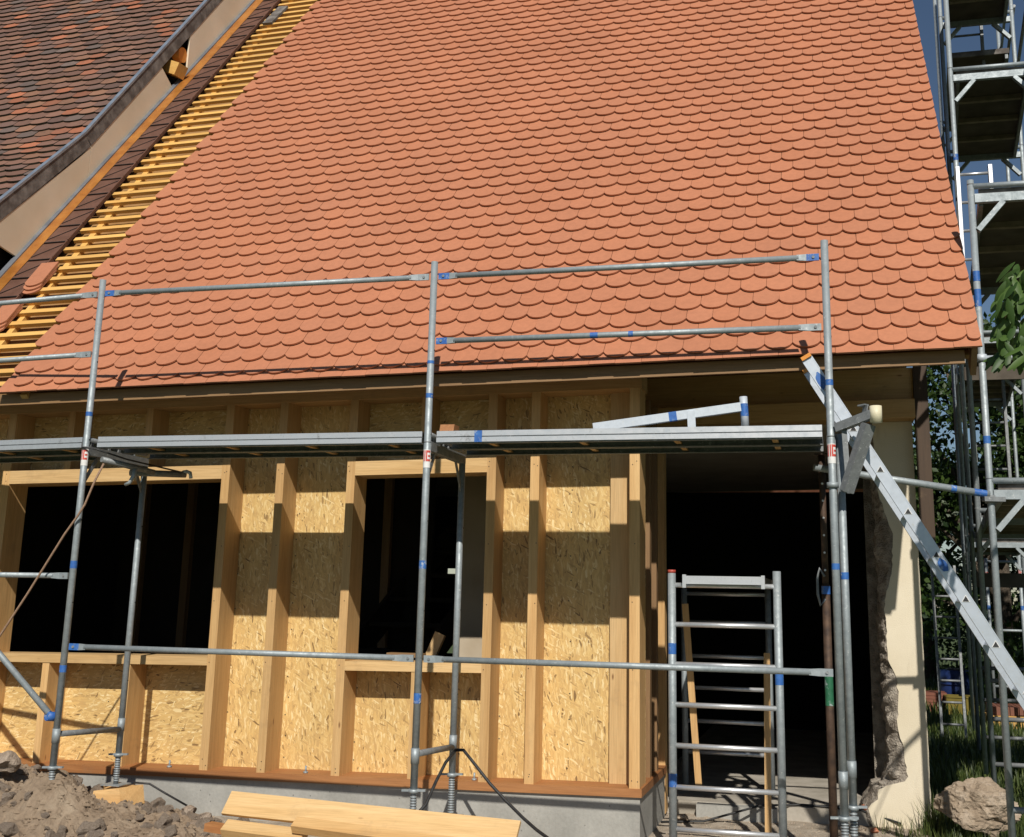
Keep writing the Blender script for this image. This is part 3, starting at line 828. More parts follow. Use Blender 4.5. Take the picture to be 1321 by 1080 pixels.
# decks
def deck(xa, xb, y0, parent, bay0=False, dz=0):
    d = B(); z1 = Z_DECK + dz
    def M(x, y, z):
        if not bay0: return (x, y, z)
        q = S0(x, y); return (q.x, q.y, z)
    mt, ml = 'galvanised_dull', 'aluminium'
    for k in range(2):
        a = y0 + k * .325
        d.box(xa, xb, a + .003, a + .315, z1 - .006, z1, 'deck_top', M)
        for yy, sgn in ((a, 1), (a + .315, -1)):
            d.box(xa, xb, min(yy, yy + sgn * .003), max(yy, yy + sgn * .003), z1 - .072, z1 - .0005, mt, M)
            if k == 0 and sgn > 0:
                d.box(xa, xb, yy - .007, yy - .0005, z1 - .032, z1 + .002, ml, M)
                d.box(xa, xb, yy - .012, yy - .0005, z1 - .070, z1 - .040, ml, M)
            d.box(xa, xb, min(yy, yy + sgn * .03), max(yy, yy + sgn * .03), z1 - .078, z1 - .0725, mt, M)
        for q in (.105, .21):
            d.box(xa, xb, a + q, a + q + .022, z1 - .05, z1 - .0065, mt, M)
        nx = 4
        for i in range(nx):
            x = xa + (xb - xa) * (i + .5) / nx
            d.box(x, x + .035, a + .004, a + .311, z1 - .062, z1 - .0505, 'pine_y', M)
    return d.build('deck', parent)
deck(-2.43, -.05, .035, scaf); deck(.05, 2.45, .035, scaf); deck(-4.95, -2.56, .035, scaf, True)
db = B(); db.box(.305, .355, .0205, .0215, Z_DECK - .072, Z_DECK + .001, 'blue_paint'); db.build('paint_mark', scaf)
# bracket fixed at the right standard
cb = B()
A0, A1 = V((2.535, -.02, 2.145)), V((2.735, -.14, 2.205))
cb.bar(A0, A1, .05, .05, 'galvanised_dull'); cb.bar((2.71, -.125, 2.15), (2.575, -.04, 1.775), .055, .065, 'galvanised_dull', up=(.8, .5, 0))
cb.bar((2.575, -.02, 2.13), (2.59, -.02, 1.78), .05, .03, 'galvanised_dull', up=(1, 0, 0))
cb.bar((2.55, -.02, 1.79), (2.60, -.05, 1.775), .05, .03, 'galvanised_dull'); cb.bar((2.69, -.11, 2.21), (2.70, -.12, 2.265), .05, .008, 'galvanised_dull', up=(1, .5, 0)); cb.bar((2.665, -.09, 2.262), (2.705, -.12, 2.264), .04, .008, 'galvanised_dull')
cb.tube((2.5, 0, 1.80), (2.5, 0, 1.83), .035, 'galvanised', 12)
sb = cb.build('side_bracket', scaf)
sc2 = B(); sc2.tube((2.752, -.15, 2.155), (2.752, -.15, 2.250), .034, 'cream_plastic', 16); sc2.build('end_cap', sb)
# couplers under the deck at the left frame
cq = B(); cq.tube((-2.40, .05, 2.02), (-2.24, .45, 1.97), .02, 'galvanised_dull', 10); cq.tube((-2.40, .4, 1.965), (-2.16, .74, 1.985), .0242, 'galvanised_dull', 12)
cq.path([(-2.3, .3, 1.99), (-2.29, .28, 1.93), (-2.31, .27, 1.88), (-2.345, .27, 1.865)], [.018, .016, .014, .012], 'galvanised'); cq.path([(-2.17, .72, 2.0), (-2.14, .72, 2.005), (-2.11, .72, 1.995), (-2.10, .72, 1.955)], .014, 'galvanised_new')
cq.build('tie_tube', scaf)

# steel prop under the right end of the deck
prop = thing('steel_prop', 'rusty adjustable steel prop with green paint holding the deck end before the doorway', 'prop', (2.435, .80, -.45))
p_ = B(); p_.tube((2.435, .80, 1.22), (2.435, .80, 2.085), .021, 'rusty_steel', 12)
for k in range(7): p_.tube((2.435, .772, 1.35 + k * .11), (2.435, .80, 1.35 + k * .11), .007, 'sticker_white', 8)
p_.box(2.39, 2.52, .735, .865, 2.085, 2.092, 'rusty_steel'); p_.build('inner_tube', prop)
p_ = B(); p_.tube((2.435, .80, -.44), (2.435, .80, 1.26), .0255, 'rusty_steel', 14); p_.tube((2.435, .80, .52), (2.435, .80, .70), .0265, 'green_paint', 14, caps=False); p_.tube((2.435, .8, 1.20), (2.435, .8, 1.25), .0275, 'blue_paint', 14, caps=False); p_.box(2.39, 2.52, .735, .865, -.45, -.44, 'rusty_steel'); p_.build('outer_tube', prop)
p_ = B(); p_.path([(2.43, .78, 1.31), (2.40, .77, 1.36), (2.385, .77, 1.30), (2.385, .77, 1.20), (2.40, .77, 1.13), (2.43, .78, 1.17)], .009, 'galvanised_dull'); p_.build('handle', prop)

# long tube tying the front scaffold to the tower
tie = B(); T0, T1 = V((2.385, .72, 2.0)), V((3.47, .965, 1.845)); tie.tube(T0, T1, RT, 'galvanised', 14)
d_ = (T1 - T0).normalized(); q_ = T0.lerp(T1, .78); tie.tube(q_, q_ + d_ * .035, RT + .0008, 'blue_paint', 14, caps=False); tie.tube(T1 - d_ * .10, T1 - d_ * .02, RT + .0008, 'blue_paint', 14, caps=False)
tag(tie.build('tie_tube', origin=T0), 'slanting galvanised tube tying the front scaffold to the scaffold tower on the right', 'tube')

# ------------------------------------------------------------------ things on the deck
br_ = thing('scaffold_bracket', 'pale galvanised bracket with blue paint stripe lying on the scaffold deck', 'bracket', (1.5, .3, Z_DECK))
zd = Z_DECK + .002
b = B(); b.bar((1.02, .30, zd + .045), (1.96, .30, zd + .16), .04, .055, 'galvanised_new')
q0 = V((1.02, .30, zd + .045)).lerp(V((1.96, .30, zd + .16)), .52); q1 = q0 + (V((.94, 0, .115)).normalized()) * .05
b.bar(q0, q1, .0415, .0565, 'blue_paint'); b.build('upper_arm', br_)
b = B(); b.bar((1.03, .30, zd + .02), (1.95, .30, zd + .012), .038, .03, 'galvanised_new'); b.build('lower_arm', br_)
b = B(); b.bar((1.655, .278, zd + .0), (1.650, .278, zd + .14), .05, .008, 'galvanised_new', up=(0, 1, 0)); b.tube((1.655, .265, zd + .02), (1.655, .29, zd + .02), .011, 'galvanised', 8); b.build('web_plate', br_)
b = B(); b.tube((1.985, .30, zd + .025), (1.975, .30, zd + .225), .0245, 'galvanised_new', 16); b.tube((1.9815, .30, zd + .10), (1.977, .30, zd + .18), .0253, 'blue_paint', 16, caps=False); b.tube((1.985, .30, zd), (1.985, .30, zd + .026), .015, 'rusty_steel', 10); b.build('spigot', br_)
b = B(); b.prism([(.055, .06, zd), (.15, .06, zd), (.15, .16, zd), (.055, .16, zd)], (.0, .02, .05), 'larch_y')
tag(b.build('wood_block', origin=(.1, .11, zd)), 'small orange wood block on the scaffold deck beside the middle standard', 'wood block')

# ------------------------------------------------------------------ aluminium leaning ladder
lad = thing('aluminium_ladder', 'long silver aluminium ladder with blue paint spots leaning steeply across the scaffold corner', 'ladder', (3.9, .35, -.45))
L0, L1 = V((2.375, .10, 2.59)), V((2.375 + (3.487 - 2.346) * 1.6, .10, 2.59 - (2.566 - .621) * 1.6))
ld = (L1 - L0); LL = ld.length; ld.normalize(); up_ = V((0, 1, 0)); sd = ld.cross(up_)
def stile(y, holes):
    b = B(); hh = .031
    off = V((0, y - .10, 0))
    P0, P1 = L0 + off, L1 + off
    # web plate (camera side) plus two flanges
    b.bar(P0, P1, hh * 2, .004, 'ladder_metal', up=(0, 1, 0))
    for sg in (-1, 1):
        b.bar(P0 + sd * sg * hh + V((0, .012, 0)), P1 + sd * sg * hh + V((0, .012, 0)), .006, .030, 'ladder_metal', up=(0, 1, 0))
    o = b.build('stile', lad)
    c = B(); c.bar(P0 - ld * .022, P0 + ld * .001, hh * 2.04, .034, 'orange_plastic', up=(0, 1, 0)); c.build('end_cap', o)
    return b
stile(.10, True); stile(.50, False)
k = .22; i = 0
while k < LL - .1:
    c = L0 + ld * k
    b = B(); r = .0215
    tri = [c + ld * (r * cos(a)) + sd * (r * sin(a)) for a in (pi / 2 * 0 + .5, .5 + 2 * pi / 3, .5 + 4 * pi / 3)]
    b.prism([t + V((0, -.004, 0)) for t in tri], (0, .41, 0), 'ladder_metal')
    rim = [c + (t - c) * 1.22 + V((0, -.0045, 0)) for t in tri]; inn = [c + (t - c) * .92 + V((0, -.0068, 0)) for t in tri]
    b.prism(rim, (0, .002, 0), 'sticker_white'); b.prism(inn, (0, .0006, 0), 'black_rubber')
    b.build('rung', lad); k += .283
def disc(c, ru, rv, parent, nm, mat):
    b = B(); pts = [c + ld * (ru * cos(t * 2 * pi / 18) * (1 + .12 * sin(t * 1.7))) + sd * (rv * sin(t * 2 * pi / 18)) for t in range(18)]
    b.prism(pts, (0, -.0008, 0), mat); b.build(nm, parent)
disc(L0 + ld * .17 + V((0, -.0025, 0)) - sd * .0, .065, .027, lad, 'paint_spot', 'blue_paint'); disc(L0 + ld * 1.415 + V((0, -.0025, 0)), .04, .024, lad, 'paint_spot', 'blue_paint')

# ------------------------------------------------------------------ low rung scaffold in the doorway
trs = thing('rung_scaffold', 'aluminium rung trestle with a narrow platform standing in the dark doorway', 'trestle', (1.75, 1.8, -.45))
def rung_frame(x0, x1, y, zb, zt, rungs, mark):
    for s_, x in enumerate((x0, x1)):
        b = B(); b.tube((x, y, zb), (x, y, zt), .026, 'galvanised', 16)
        if mark:
            b.tube((x, y, .80 if s_ == 0 else .63), (x, y, .87 if s_ == 0 else .72), .0268, 'blue_paint', 16, caps=False)
            if s_ == 0: b.tube((x, y, zt - .02), (x, y, zt + .001), .0268, 'red_paint', 16); b.tube((x, y, -.02), (x, y, .06), .0268, 'blue_paint', 16, caps=False)
        b.build('upright', trs)
    for z in rungs:
        b = B(); b.tube((x0, y, z), (x1, y, z), .0165, 'aluminium', 12); b.build('rung', trs)
rung_frame(1.445, 2.128, .85, -.45, 1.34, [1.242 - .2525 * k for k in range(7)], True)
rung_frame(1.27, 1.955, 2.9, -.352, 1.24, [1.20, .97, .70, .45, .19, -.05], False)
b = B(); b.box(1.53, 2.05, .79, 2.95, 1.262, 1.30, 'plywood_dark'); b.box(1.525, 2.055, .772, .788, 1.25, 1.302, 'aluminium'); b.box(1.525, 1.548, .77, .80, 1.225, 1.31, 'aluminium'); b.box(2.032, 2.055, .77, .80, 1.225, 1.31, 'aluminium'); b.build('platform', trs)
def lath(p0, p1, label):
    b = B(); b.bar(p0, p1, .045, .022, 'pine_z', up=(0, 1, 0)); tag(b.build('wooden_lath', origin=p0), label, 'lath')
lath((1.53, 1.55, -.1), (1.445, 1.55, 1.12), 'thin wooden lath upright behind the left rail of the trestle')
lath((1.985, 1.75, -.46), (1.995, 1.9, .78), 'thin wooden lath leaning behind the right rail of the trestle')

# ------------------------------------------------------------------ boards, cables, block at the bottom
def plank(p0, p1, wv, th, mat, label, name='plank', up=(0, 0, 1), wd=.2):
    b = B(); b.bar(p0, p1, wd, th, mat, up=up); return tag(b.build(name, origin=V(p0)), label, 'plank', 'planks lying before the plinth')
plank(invproj(293, 1036, -.22), invproj(668, 1076, -.30), 0, .022, 'pine_pale_x', 'wide pale plank lying on top of the timber pile before the plinth', up=(.0, -.75, .66), wd=.15)
plank(invproj(290, 1068, -.30), invproj(392, 1081, -.32), 0, .05, 'pine_pale_x', 'short yellow timber at the left under the wide plank', up=(0, -.5, .85), wd=.09)
plank(invproj(380, 1064, -.33), invproj(640, 1098, -.40), 0, .05, 'pine_x', 'yellow timber with rough edge at the right under the wide plank', up=(0, -.5, .85), wd=.08)
plank(invproj(268, 1066, -.22), invproj(420, 1092, -.26), 0, .045, 'larch_x', 'darker timber end sticking out at the left bottom of the pile', up=(0, 0, 1), wd=.08)
w_ = B(); w_.hexa([(-2.80, .62, -.335), (-2.36, .60, -.335), (-2.30, .80, -.335), (-2.74, .86, -.335), (-2.80, .64, -.275), (-2.40, .62, -.213), (-2.33, .81, -.213), (-2.72, .88, -.25)], 'pine_x')
tag(w_.build('timber_block', origin=(-2.55, .73, -.335)), 'yellow timber block under the foot of the left inner scaffold standard', 'wood block')
cb_ = B(); cb_.path([(.03, .70, .15), (.09, .68, .155), (.17, .64, .09), (.30, .6, -.03), (.42, .57, -.125), (.55, .5, -.205), (.66, .42, -.255), (.85, .25, -.31), (1.1, .0, -.36), (1.5, -.5, -.43)], .0105, 'black_rubber', 10)
cb_.path([(.03, .70, .15), (-.01, .62, .08), (-.03, .5, -.02), (-.045, .36, -.14), (-.09, .3, -.2), (-.2, .2, -.33)], .0105, 'black_rubber', 10)
tag(cb_.build('power_cable', origin=(.03, .7, .15)), 'black cable hung over the lower transom of the middle scaffold frame', 'cable')
cw = B(); cw.path([(-2.18, .7, 2.0), (-2.30, .2, 2.035), (-2.42, -.02, 2.085), (-2.5, -.035, 2.092), (-2.54, 0, 2.09)], .006, 'black_rubber', 8)
cw.path([(-2.36, .02, 1.985), (-2.39, -.02, 1.86), (-2.43, -.045, 1.70), (-2.475, -.05, 1.62), (-2.56, -.05, 1.50), (-2.8, -.05, 1.1), (-3.1, -.05, .63), (-3.25, -.05, .45)], .0075, 'brown_rope', 8)
tag(cw.build('rope', origin=(-2.36, .02, 1.98)), 'thin brown rope slanting down from the left scaffold transom across the dark window', 'rope')
c2 = B(); c2.path([(-2.4, .79, -.2), (-2.3, .84, -.21), (-2.2, .88, -.27), (-2.05, .95, -.36)], .007, 'black_rubber', 8)
tag(c2.build('short_cable', origin=(-2.4, .79, -.2)), 'short dark cable end sticking out at the timber block under the left scaffold', 'cable')
c3 = B(); c3.path([(1.2, 2.0, -.44), (1.5, 2.1, -.435), (1.9, 2.28, -.33), (2.2, 2.5, -.34), (2.6, 2.45, -.34), (2.9, 2.38, -.41)], .008, 'black_rubber', 8)
tag(c3.build('floor_cable', origin=(1.9, 2.2, -.34)), 'black cable lying across the sunlit threshold of the doorway', 'cable')
b = B(); b.bar((-.80, 1.55, .70), (-.52, 1.55, .70), .1, .03, 'oldwood_x'); tag(b.build('board_offcut', origin=(-.7, 1.5, .70)), 'grey board lying behind the sill of the middle window', 'board')
b = B(); b.bar((-.52, 1.62, .62), (-.43, 1.66, .86), .08, .05, 'pine_pale_z', up=(0, 1, 0)); tag(b.build('board_end', origin=(-.5, 1.6, .66)), 'short slanting board end standing behind the sill of the middle window', 'board')

# stones and crumbs on the soil heap
def ground_at(x, y): return max(soil_z(x, y), yard_z(x, y))
big = [((58, 1028), .2, .13, 'largest brown stone lying on the soil heap by the left scaffold foot'), ((3, 985), .25, .12, 'brown stone at the left picture edge high on the soil heap'),
       ((103, 1040), .35, .075, 'rounded grey stone on the soil heap below the timber block'), ((62, 1055), 0, .10, 'pale stone low on the soil heap under the largest brown stone'),
       ((243, 1048), .75, .075, 'grey stone on the soil at the foot of the concrete plinth'), ((265, 1055), .7, .06, 'small flat stone at the plinth beside the timber pile'),
       ((250, 1068), .5, .085, 'broad brown stone at the left end of the timber pile'), ((210, 1050), .7, .05, 'small brown stone between the plinth and the soil heap'),
       ((118, 1052), .2, .06, 'dark split stone in the middle of the soil heap'), ((20, 1050), .0, .085, 'brown clod of soil and stone at the lower left of the heap')]
for i, ((px, py), y, s, lab) in enumerate(big):
    c = invproj(px, py, y); q = B(); rr = random.Random(i)
    rock(q, c, (s * rr.uniform(.9, 1.25), s * .9, s * rr.uniform(.6, .8)), 'stone', 100 + i, 3, .3, 9)
    tag(q.build('stone', origin=c), lab, 'stone', 'stones on the soil heap')
rr = random.Random(21)
protos = []
for i in range(5):
    q = B(); rock(q, (0, 0, 0), (1.1, .9, .75), 'stone', 200 + i, 3, .3, 11); o = q.build('stone'); protos.append(o)
cnt = 0; used = [False] * 5
while cnt < 260:
    x = rr.uniform(-3.5, -1.0); y = rr.uniform(-.75, .98)
    h = heap_h(x, y)
    if h < .03: continue
    i = rr.randrange(5)
    if used[i]: o = protos[i].copy(); COL.objects.link(o)
    else: o = protos[i]; used[i] = True
    s = rr.choice((.018, .024, .03, .04, .05, .07)) * rr.uniform(.8, 1.2)
    o.location = (x, y, soil_z(x, y) + s * .25); o.scale = (s, s, s); o.rotation_euler = (rr.uniform(-.5, .5), rr.uniform(-.5, .5), rr.uniform(0, 6.28))
    tag(o, 'small brown stone scattered among the clods of the soil heap', 'stone', 'small stones on the soil heap'); cnt += 1
crumbs = B()
for k in range(3000):
    x = rr.uniform(-4.4, -.8); y = rr.uniform(-1.2, 1.0)
    if heap_h(x, y) < .03: continue
    s = rr.uniform(.005, .02); o = len(crumbs.v); z = soil_z(x, y)
    pts = [V((rr.gauss(0, 1), rr.gauss(0, 1), rr.gauss(0, 1))).normalized() * s for _ in range(4)]
    crumbs.v += [V((x, y, z + s * .3)) + p for p in ((V((s, 0, 0)), V((-s * .7, s * .8, 0)), V((-s * .6, -s * .8, 0)), V((0, 0, s)), V((0, 0, -s))))]
    for t in ((0, 1, 3), (1, 2, 3), (2, 0, 3), (1, 0, 4), (2, 1, 4), (0, 2, 4)): crumbs.face([o + i for i in t], 'earth')
tag(crumbs.build('soil_crumbs', recalc=False), 'loose crumbs of dry soil covering the heap', 'soil', kind='stuff')
gr = B()
for k in range(2600):
    x = rr.uniform(1.2, 3.4); y = rr.uniform(-.2, 2.35) ** 1.0
    s = rr.uniform(.004, .012); o = len(gr.v); z = yard_z(x, y); a = rr.uniform(0, 6.28)
    ca, sa = cos(a) * s, sin(a) * s
    gr.v += [V((x + ca, y + sa, z)), V((x - sa * .8, y + ca * .8, z)), V((x - ca, y - sa, z)), V((x + sa * .8, y - ca * .8, z)), V((x, y, z + s * rr.uniform(.5, 1.1)))]
    for t in ((0, 1, 4), (1, 2, 4), (2, 3, 4), (3, 0, 4)): gr.face([o + i for i in t], rr.choice(('grit', 'grit', 'pale_rock', 'stone')))
tag(gr.build('gravel', recalc=False), 'loose gravel and rubble crumbs before the doorway', 'gravel', kind='stuff')
for i, (x, y, s, m, lab) in enumerate(((2.24, 1.35, .05, 'pale_rock', 'pale rubble lump beside the foot of the steel prop'), (2.36, 1.1, .06, 'rubble', 'brown rubble lump in front of the steel prop'), (2.70, 2.15, .04, 'brick_red', 'reddish brick fragment at the foot of the masonry pier'), (2.62, 2.2, .045, 'pale_rock', 'pale mortar lump at the left foot of the masonry pier'), (1.33, 2.18, .06, 'pale_rock', 'crumbly mortar lump by the left end of the door step'))):
    q = B(); c = V((x, y, GZ + s * .4)); rock(q, c, (s, s, s * .7), m, 300 + i, 2); tag(q.build('rubble_lump', origin=c), lab, 'rubble')
# big block of old masonry
q = B(); c = V((3.42, 2.15, -.235)); rock(q, c, (.29, .22, .22), 'pale_rock', 79, 5, .34, 5, True); tag(q.build('boulder', origin=c), 'large pale block of rough stone lying in the grass beside the masonry pier', 'boulder')

# ------------------------------------------------------------------ scaffold tower along the gable
tow = thing('scaffold_tower', 'tall galvanised scaffold tower with wooden decks along the right gable', 'scaffold', (3.8, 4, -.45))
def TX(y): return 3.48 + .08 * (y - 1)
FR = [(1.0, 3.98, (1.9, 3.9)), (3.5, 7.98, (1.9, 3.9, 5.92)), (5.57, 9.6, (1.9, 3.9, 5.92, 7.5)), (7.6, 9.6, (1.9, 3.9, 7.1)), (9.7, 5.0, (1.9, 3.9))]
for fi, (y, zt, lv) in enumerate(FR):
    x = TX(y)
    for s_, xx in enumerate((x, x + .74)):
        bands = ((3.15, .12), (3.3, .07), (2.2, .05)) if (fi == 0 and s_ == 0) else (((5.1, .06),) if fi == 1 and s_ == 0 else ())
        standard(xx, y, -.44, zt + (0 if s_ == 0 else .9 * (fi > 0)), tow, bands, joints=[z + .05 for z in lv], foot=False)
    for z in lv:
        t = B(); t.tube((x, y, z + .035), (x + .74, y, z + .035), .02, 'galvanised', 12); t.build('transom', tow)
        t = B(); t.bar((x + .02, y, z - .055), (x + .72, y, z - .055), .045, .06, 'galvanised'); t.build('transom', tow)
        for sg in (0, 1):
            t = B(); xa, xb = (x + .03, x + .20) if not sg else (x + .71, x + .54)
            t.bar((xb, y, z - .085), (xa, y, z - .28), .05, .035, 'galvanised', up=(1, 0, .8)); t.build('gusset', tow)
DK = [(0, 1.9), (0, 3.9), (1, 1.9), (1, 5.92), (2, 3.9), (2, 7.1), (3, 3.9), (1, 7.5), (3, 1.9)]
for bi, z in DK:
    y0, y1 = FR[bi][0] + .03, FR[bi + 1][0] - .03
    xa, xb = TX(y0), TX(y1); d = B()
    d.hexa([(xa + .05, y0, z - .03), (xa + .69, y0, z - .03), (xb + .69, y1, z - .03), (xb + .05, y1, z - .03), (xa + .05, y0, z), (xa + .69, y0, z), (xb + .69, y1, z), (xb + .05, y1, z)], 'plywood_dark')
    for e in (.06, .66):
        d.bar((xa + e, y0, z - .065), (xb + e, y1, z - .065), .03, .065, 'galvanised_dull')
    for k in range(1, 4):
        yy = y0 + (y1 - y0) * k / 4; xx = TX(yy); d.bar((xx + .08, yy, z - .05), (xx + .64, yy, z - .05), .05, .045, 'slat_wood')
    d.bar((xa + .05, y0, z - .01), (xa + .69, y0, z - .01), .02, .06, 'verge_board')
    d.build('deck', tow)
def trail(y0, z0, y1, z1, dx, r=.0185, name='guard_rail'):
    t = B(); t.tube((TX(y0) + dx, y0, z0), (TX(y1) + dx, y1, z1), r, 'galvanised_dull', 10); t.build(name, tow)
for bi, z in ((0, 3.9), (1, 5.92), (2, 7.1), (1, 7.5), (0, 1.9), (2, 3.9)):
    y0, y1 = FR[bi][0], FR[bi + 1][0]
    trail(y0, z + 1.0, y1, z + 1.0, .77); trail(y0, z + .5, y1, z + .5, .77)
trail(3.5, 6.5, 1.0, 4.6, .78, .021, 'brace'); trail(3.5, 3.6, 5.57, 2.0, .78, .021, 'brace')
for y, z in ((5.57, 3.5), (5.57, 1.4)):
    t = B(); x = TX(y); t.bar((x, y, z), (x + .7, y, z), .03, .14, 'plywood_dark'); t.build('toe_board', tow)
t = B(); t.tube((3.48 + .02, 1.0, 2.74), (4.25, 1.0, 2.75), .0185, 'galvanised_new', 12); t.tube((3.48, 1.0, 2.72), (3.48, 1.0, 2.765), .034, 'galvanised_new', 12); t.build('guard_rail', tow)
t = B(); t.tube((3.48, 1.0, 1.79), (3.48, 1.0, 1.84), .036, 'galvanised_dull', 12); t.bar((3.43, .96, 1.815), (3.56, 1.0, 1.815), .05, .03, 'galvanised_dull'); t.build('coupler', tow)
t = B(); t.tube((3.48, 1.0, -.06), (4.25, 1.0, -.06), .02, 'galvanised', 12); t.build('transom', tow)
for y in (3.5, 5.57):
    for z in (.55, .25, -.1):
        t = B(); t.tube((TX(y), y, z), (TX(y) + .74, y, z), .019, 'galvanised_dull', 10); t.build('transom', tow)
for z in (.0, .5): trail(1.0, z + .2, 3.5, z + .2, .74)
def white_ladder(p, w_, h, label, mat='aluminium', lean=0, n=None):
    r = thing('access_ladder', label, 'ladder', p); x, y, z = p
    for sx in (0, w_):
        b = B(); b.bar((x + sx, y, z), (x + sx, y + lean, z + h), .03, .06, mat, up=(0, 1, 0)); b.build('stile', r)
    k = .15
    while k < h:
        b = B(); b.tube((x, y + lean * k / h, z + k), (x + w_, y + lean * k / h, z + k), .014, mat, 8); b.build('rung', r); k += .26
white_ladder((3.665, 3.3, 3.93), .27, 1.0, 'bright aluminium ladder top rising over an upper tower deck beside the roof edge', lean=0)
white_ladder((3.93, 5.75, 5.94), .36, 1.9, 'dark ladder rising under the topmost decks of the scaffold tower', 'galvanised_dull')
white_ladder((4.05, 6.6, 1.95), .34, 2.0, 'grey ladder between the lower tower decks before the trees', 'galvanised_dull', .05)
white_ladder((3.72, 8.9, -.45), .28, 2.1, 'dark leaning ladder behind the tower close to the pier edge', 'galvanised_dull', .3)
def trestle(x, y, lab):
    r = thing('spare_trestle', lab, 'trestle', (x, y, -.45), 'spare scaffold frames in the garden')
    for sx in (0, .6):
        b = B(); b.tube((x + sx, y, -.45), (x + sx, y, 1.85), .024, 'galvanised', 10); b.tube((x + sx, y, 1.1), (x + sx, y, 1.16), .0248, 'blue_paint', 10, caps=False); o = b.build('standard', r); sticker(o, (x + sx, y, 1.6))
    for z in (1.8, .8, .0):
        b = B(); b.tube((x, y, z), (x + .6, y, z), .02, 'galvanised', 8); b.build('transom', r)
trestle(4.98, 10.5, 'scaffold frame with a red and white sticker standing in the garden behind the tower')
trestle(4.70, 11.8, 'second scaffold frame half hidden behind the tower leg in the garden')

# ------------------------------------------------------------------ garden things, trees, sky side
gf = B()
rg = random.Random(31); gf.tint = []
def blades(x0, x1, y0, y1, n_, hmin, hmax, wid=.004):
    for _ in range(n_):
        x, y = rg.uniform(x0, x1), rg.uniform(y0, y1)
        h = rg.uniform(hmin, hmax); a = rg.uniform(0, 6.28); l = rg.uniform(.1, .6) * h; o = len(gf.v)
        ex_, ey_ = cos(a) * l, sin(a) * l; px, py = -sin(a) * wid, cos(a) * wid
        z = GZ - .055 if not (x < 3.45 and y < 2.6) else GZ - .02
        gf.v += [V((x - px, y - py, z)), V((x + px, y + py, z)), V((x + ex_ * .4 + px * .7, y + ey_ * .4 + py * .7, z + h * .6)), V((x + ex_ * .4 - px * .7, y + ey_ * .4 - py * .7, z + h * .6)), V((x + ex_, y + ey_, z + h))]
        c = rg.random(); gf.tint += [(c, c, c)] * 5
        gf.face((o, o + 1, o + 2, o + 3), 'grass_blade'); gf.face((o + 3, o + 2, o + 4), 'grass_blade')
blades(3.15, 4.6, 1.4, 4.5, 5200, .04, .16); blades(3.2, 6.5, 4.5, 12, 9000, .06, .16, .008); blades(2.85, 3.7, 1.2, 2.2, 900, .03, .12); blades(3.05, 3.25, 2.25, 2.6, 300, .1, .3); blades(2.7, 3.2, 2.1, 2.38, 120, .03, .16, .003)
blades(3, 9, 12, 26, 9000, .1, .25, .015)
tag(gf.build('grass', recalc=False), 'green grass growing between the pier and the scaffold tower', 'grass', kind='stuff')

def leaf_cloud(b, c, rad, n_, size, rnd, mat, holes=.0, squash=1.0):
    c = V(c)
    for _ in range(n_):
        d = V((rnd.gauss(0, 1), rnd.gauss(0, 1), rnd.gauss(0, 1))).normalized()
        rr_ = rnd.random() ** .45
        p = c + V((d.x * rad[0], d.y * rad[1], d.z * rad[2])) * rr_
        if noise.noise(p * (1.9 / max(.6, rad[0] * .55))) < -.08 + holes: continue
        n1 = V((rnd.gauss(0, 1), rnd.gauss(0, 1), rnd.gauss(.5, 1))).normalized(); t = n1.orthogonal().normalized(); t = Quaternion(n1, rnd.uniform(0, 6.28)) @ t; s = n1.cross(t)
        L = size * rnd.uniform(.6, 1.3); W = L * .30; o = len(b.v)
        b.v += [p, p + t * L * .5 + s * W - n1 * L * .06, p + t * L - n1 * L * .16, p + t * L * .5 - s * W - n1 * L * .06]
        k = min(1, max(0, rnd.gauss(.45, .25))); b.tint += [(k, k, k)] * 4
        b.face((o, o + 1, o + 2, o + 3), mat)
def tree(x, y, h, clumps, n_, size, mat, label, seed, trunk=.18, base=GZ):
    rnd = random.Random(seed); r = thing('tree', label, 'tree', (x, y, base), None)
    t = B(); t.path([(x, y, base), (x + .05, y, base + h * .3), (x - .06, y + .05, base + h * .6), (x, y, base + h * .9)], [trunk, trunk * .8, trunk * .5, trunk * .15], 'bark', 10)
    for (cx_, cy_, cz_, rx, ry, rz) in clumps:
        z0 = min(cz_ - .2 * rz, base + h * .6) ; m = V((x + (cx_) * .45, y + cy_ * .45, base + (z0 - base) * .75 + .3))
        t.path([(x, y, base + (z0 - base) * .55), m, (x + cx_, y + cy_, cz_)], [trunk * .45, trunk * .3, trunk * .08], 'bark', 6)
    t.build('trunk', r)
    c = B(); c.tint = []
    for (cx_, cy_, cz_, rx, ry, rz) in clumps:
        leaf_cloud(c, (x + cx_, y + cy_, cz_), (rx, ry, rz), int(n_ * rx * rz), size, rnd, mat)
    c.build('crown', r, recalc=False)
def rand_clumps(seed, R, zlo, zhi, n_, rmin, rmax):
    rnd = random.Random(seed); out = []
    for _ in range(n_):
        a = rnd.uniform(0, 6.28); t = rnd.random(); rad = R * sqrt(rnd.random()) * (1 - .55 * t); s = rnd.uniform(rmin, rmax)
        out.append((cos(a) * rad, sin(a) * rad, zlo + (zhi - zlo) * t, s, s, s * .75))
    return out
tree(5.2, 14.5, 7.4, rand_clumps(1, 2.1, .3, 6.3, 26, .6, 1.0) + [(-1.1, 0, 4.3, .7, .7, .55), (-.7, .2, 5.0, .6, .6, .5), (-1.2, -.3, 3.2, .7, .7, .6)], 2300, .13, 'leaf_dark', 'dense green tree behind the scaffold tower beside the pier', 1)
tree(8.0, 17.5, 8.0, rand_clumps(2, 2.6, .3, 6.4, 24, .8, 1.3), 1500, .16, 'leaf_dark', 'tall green tree at the right edge behind the tower', 2)
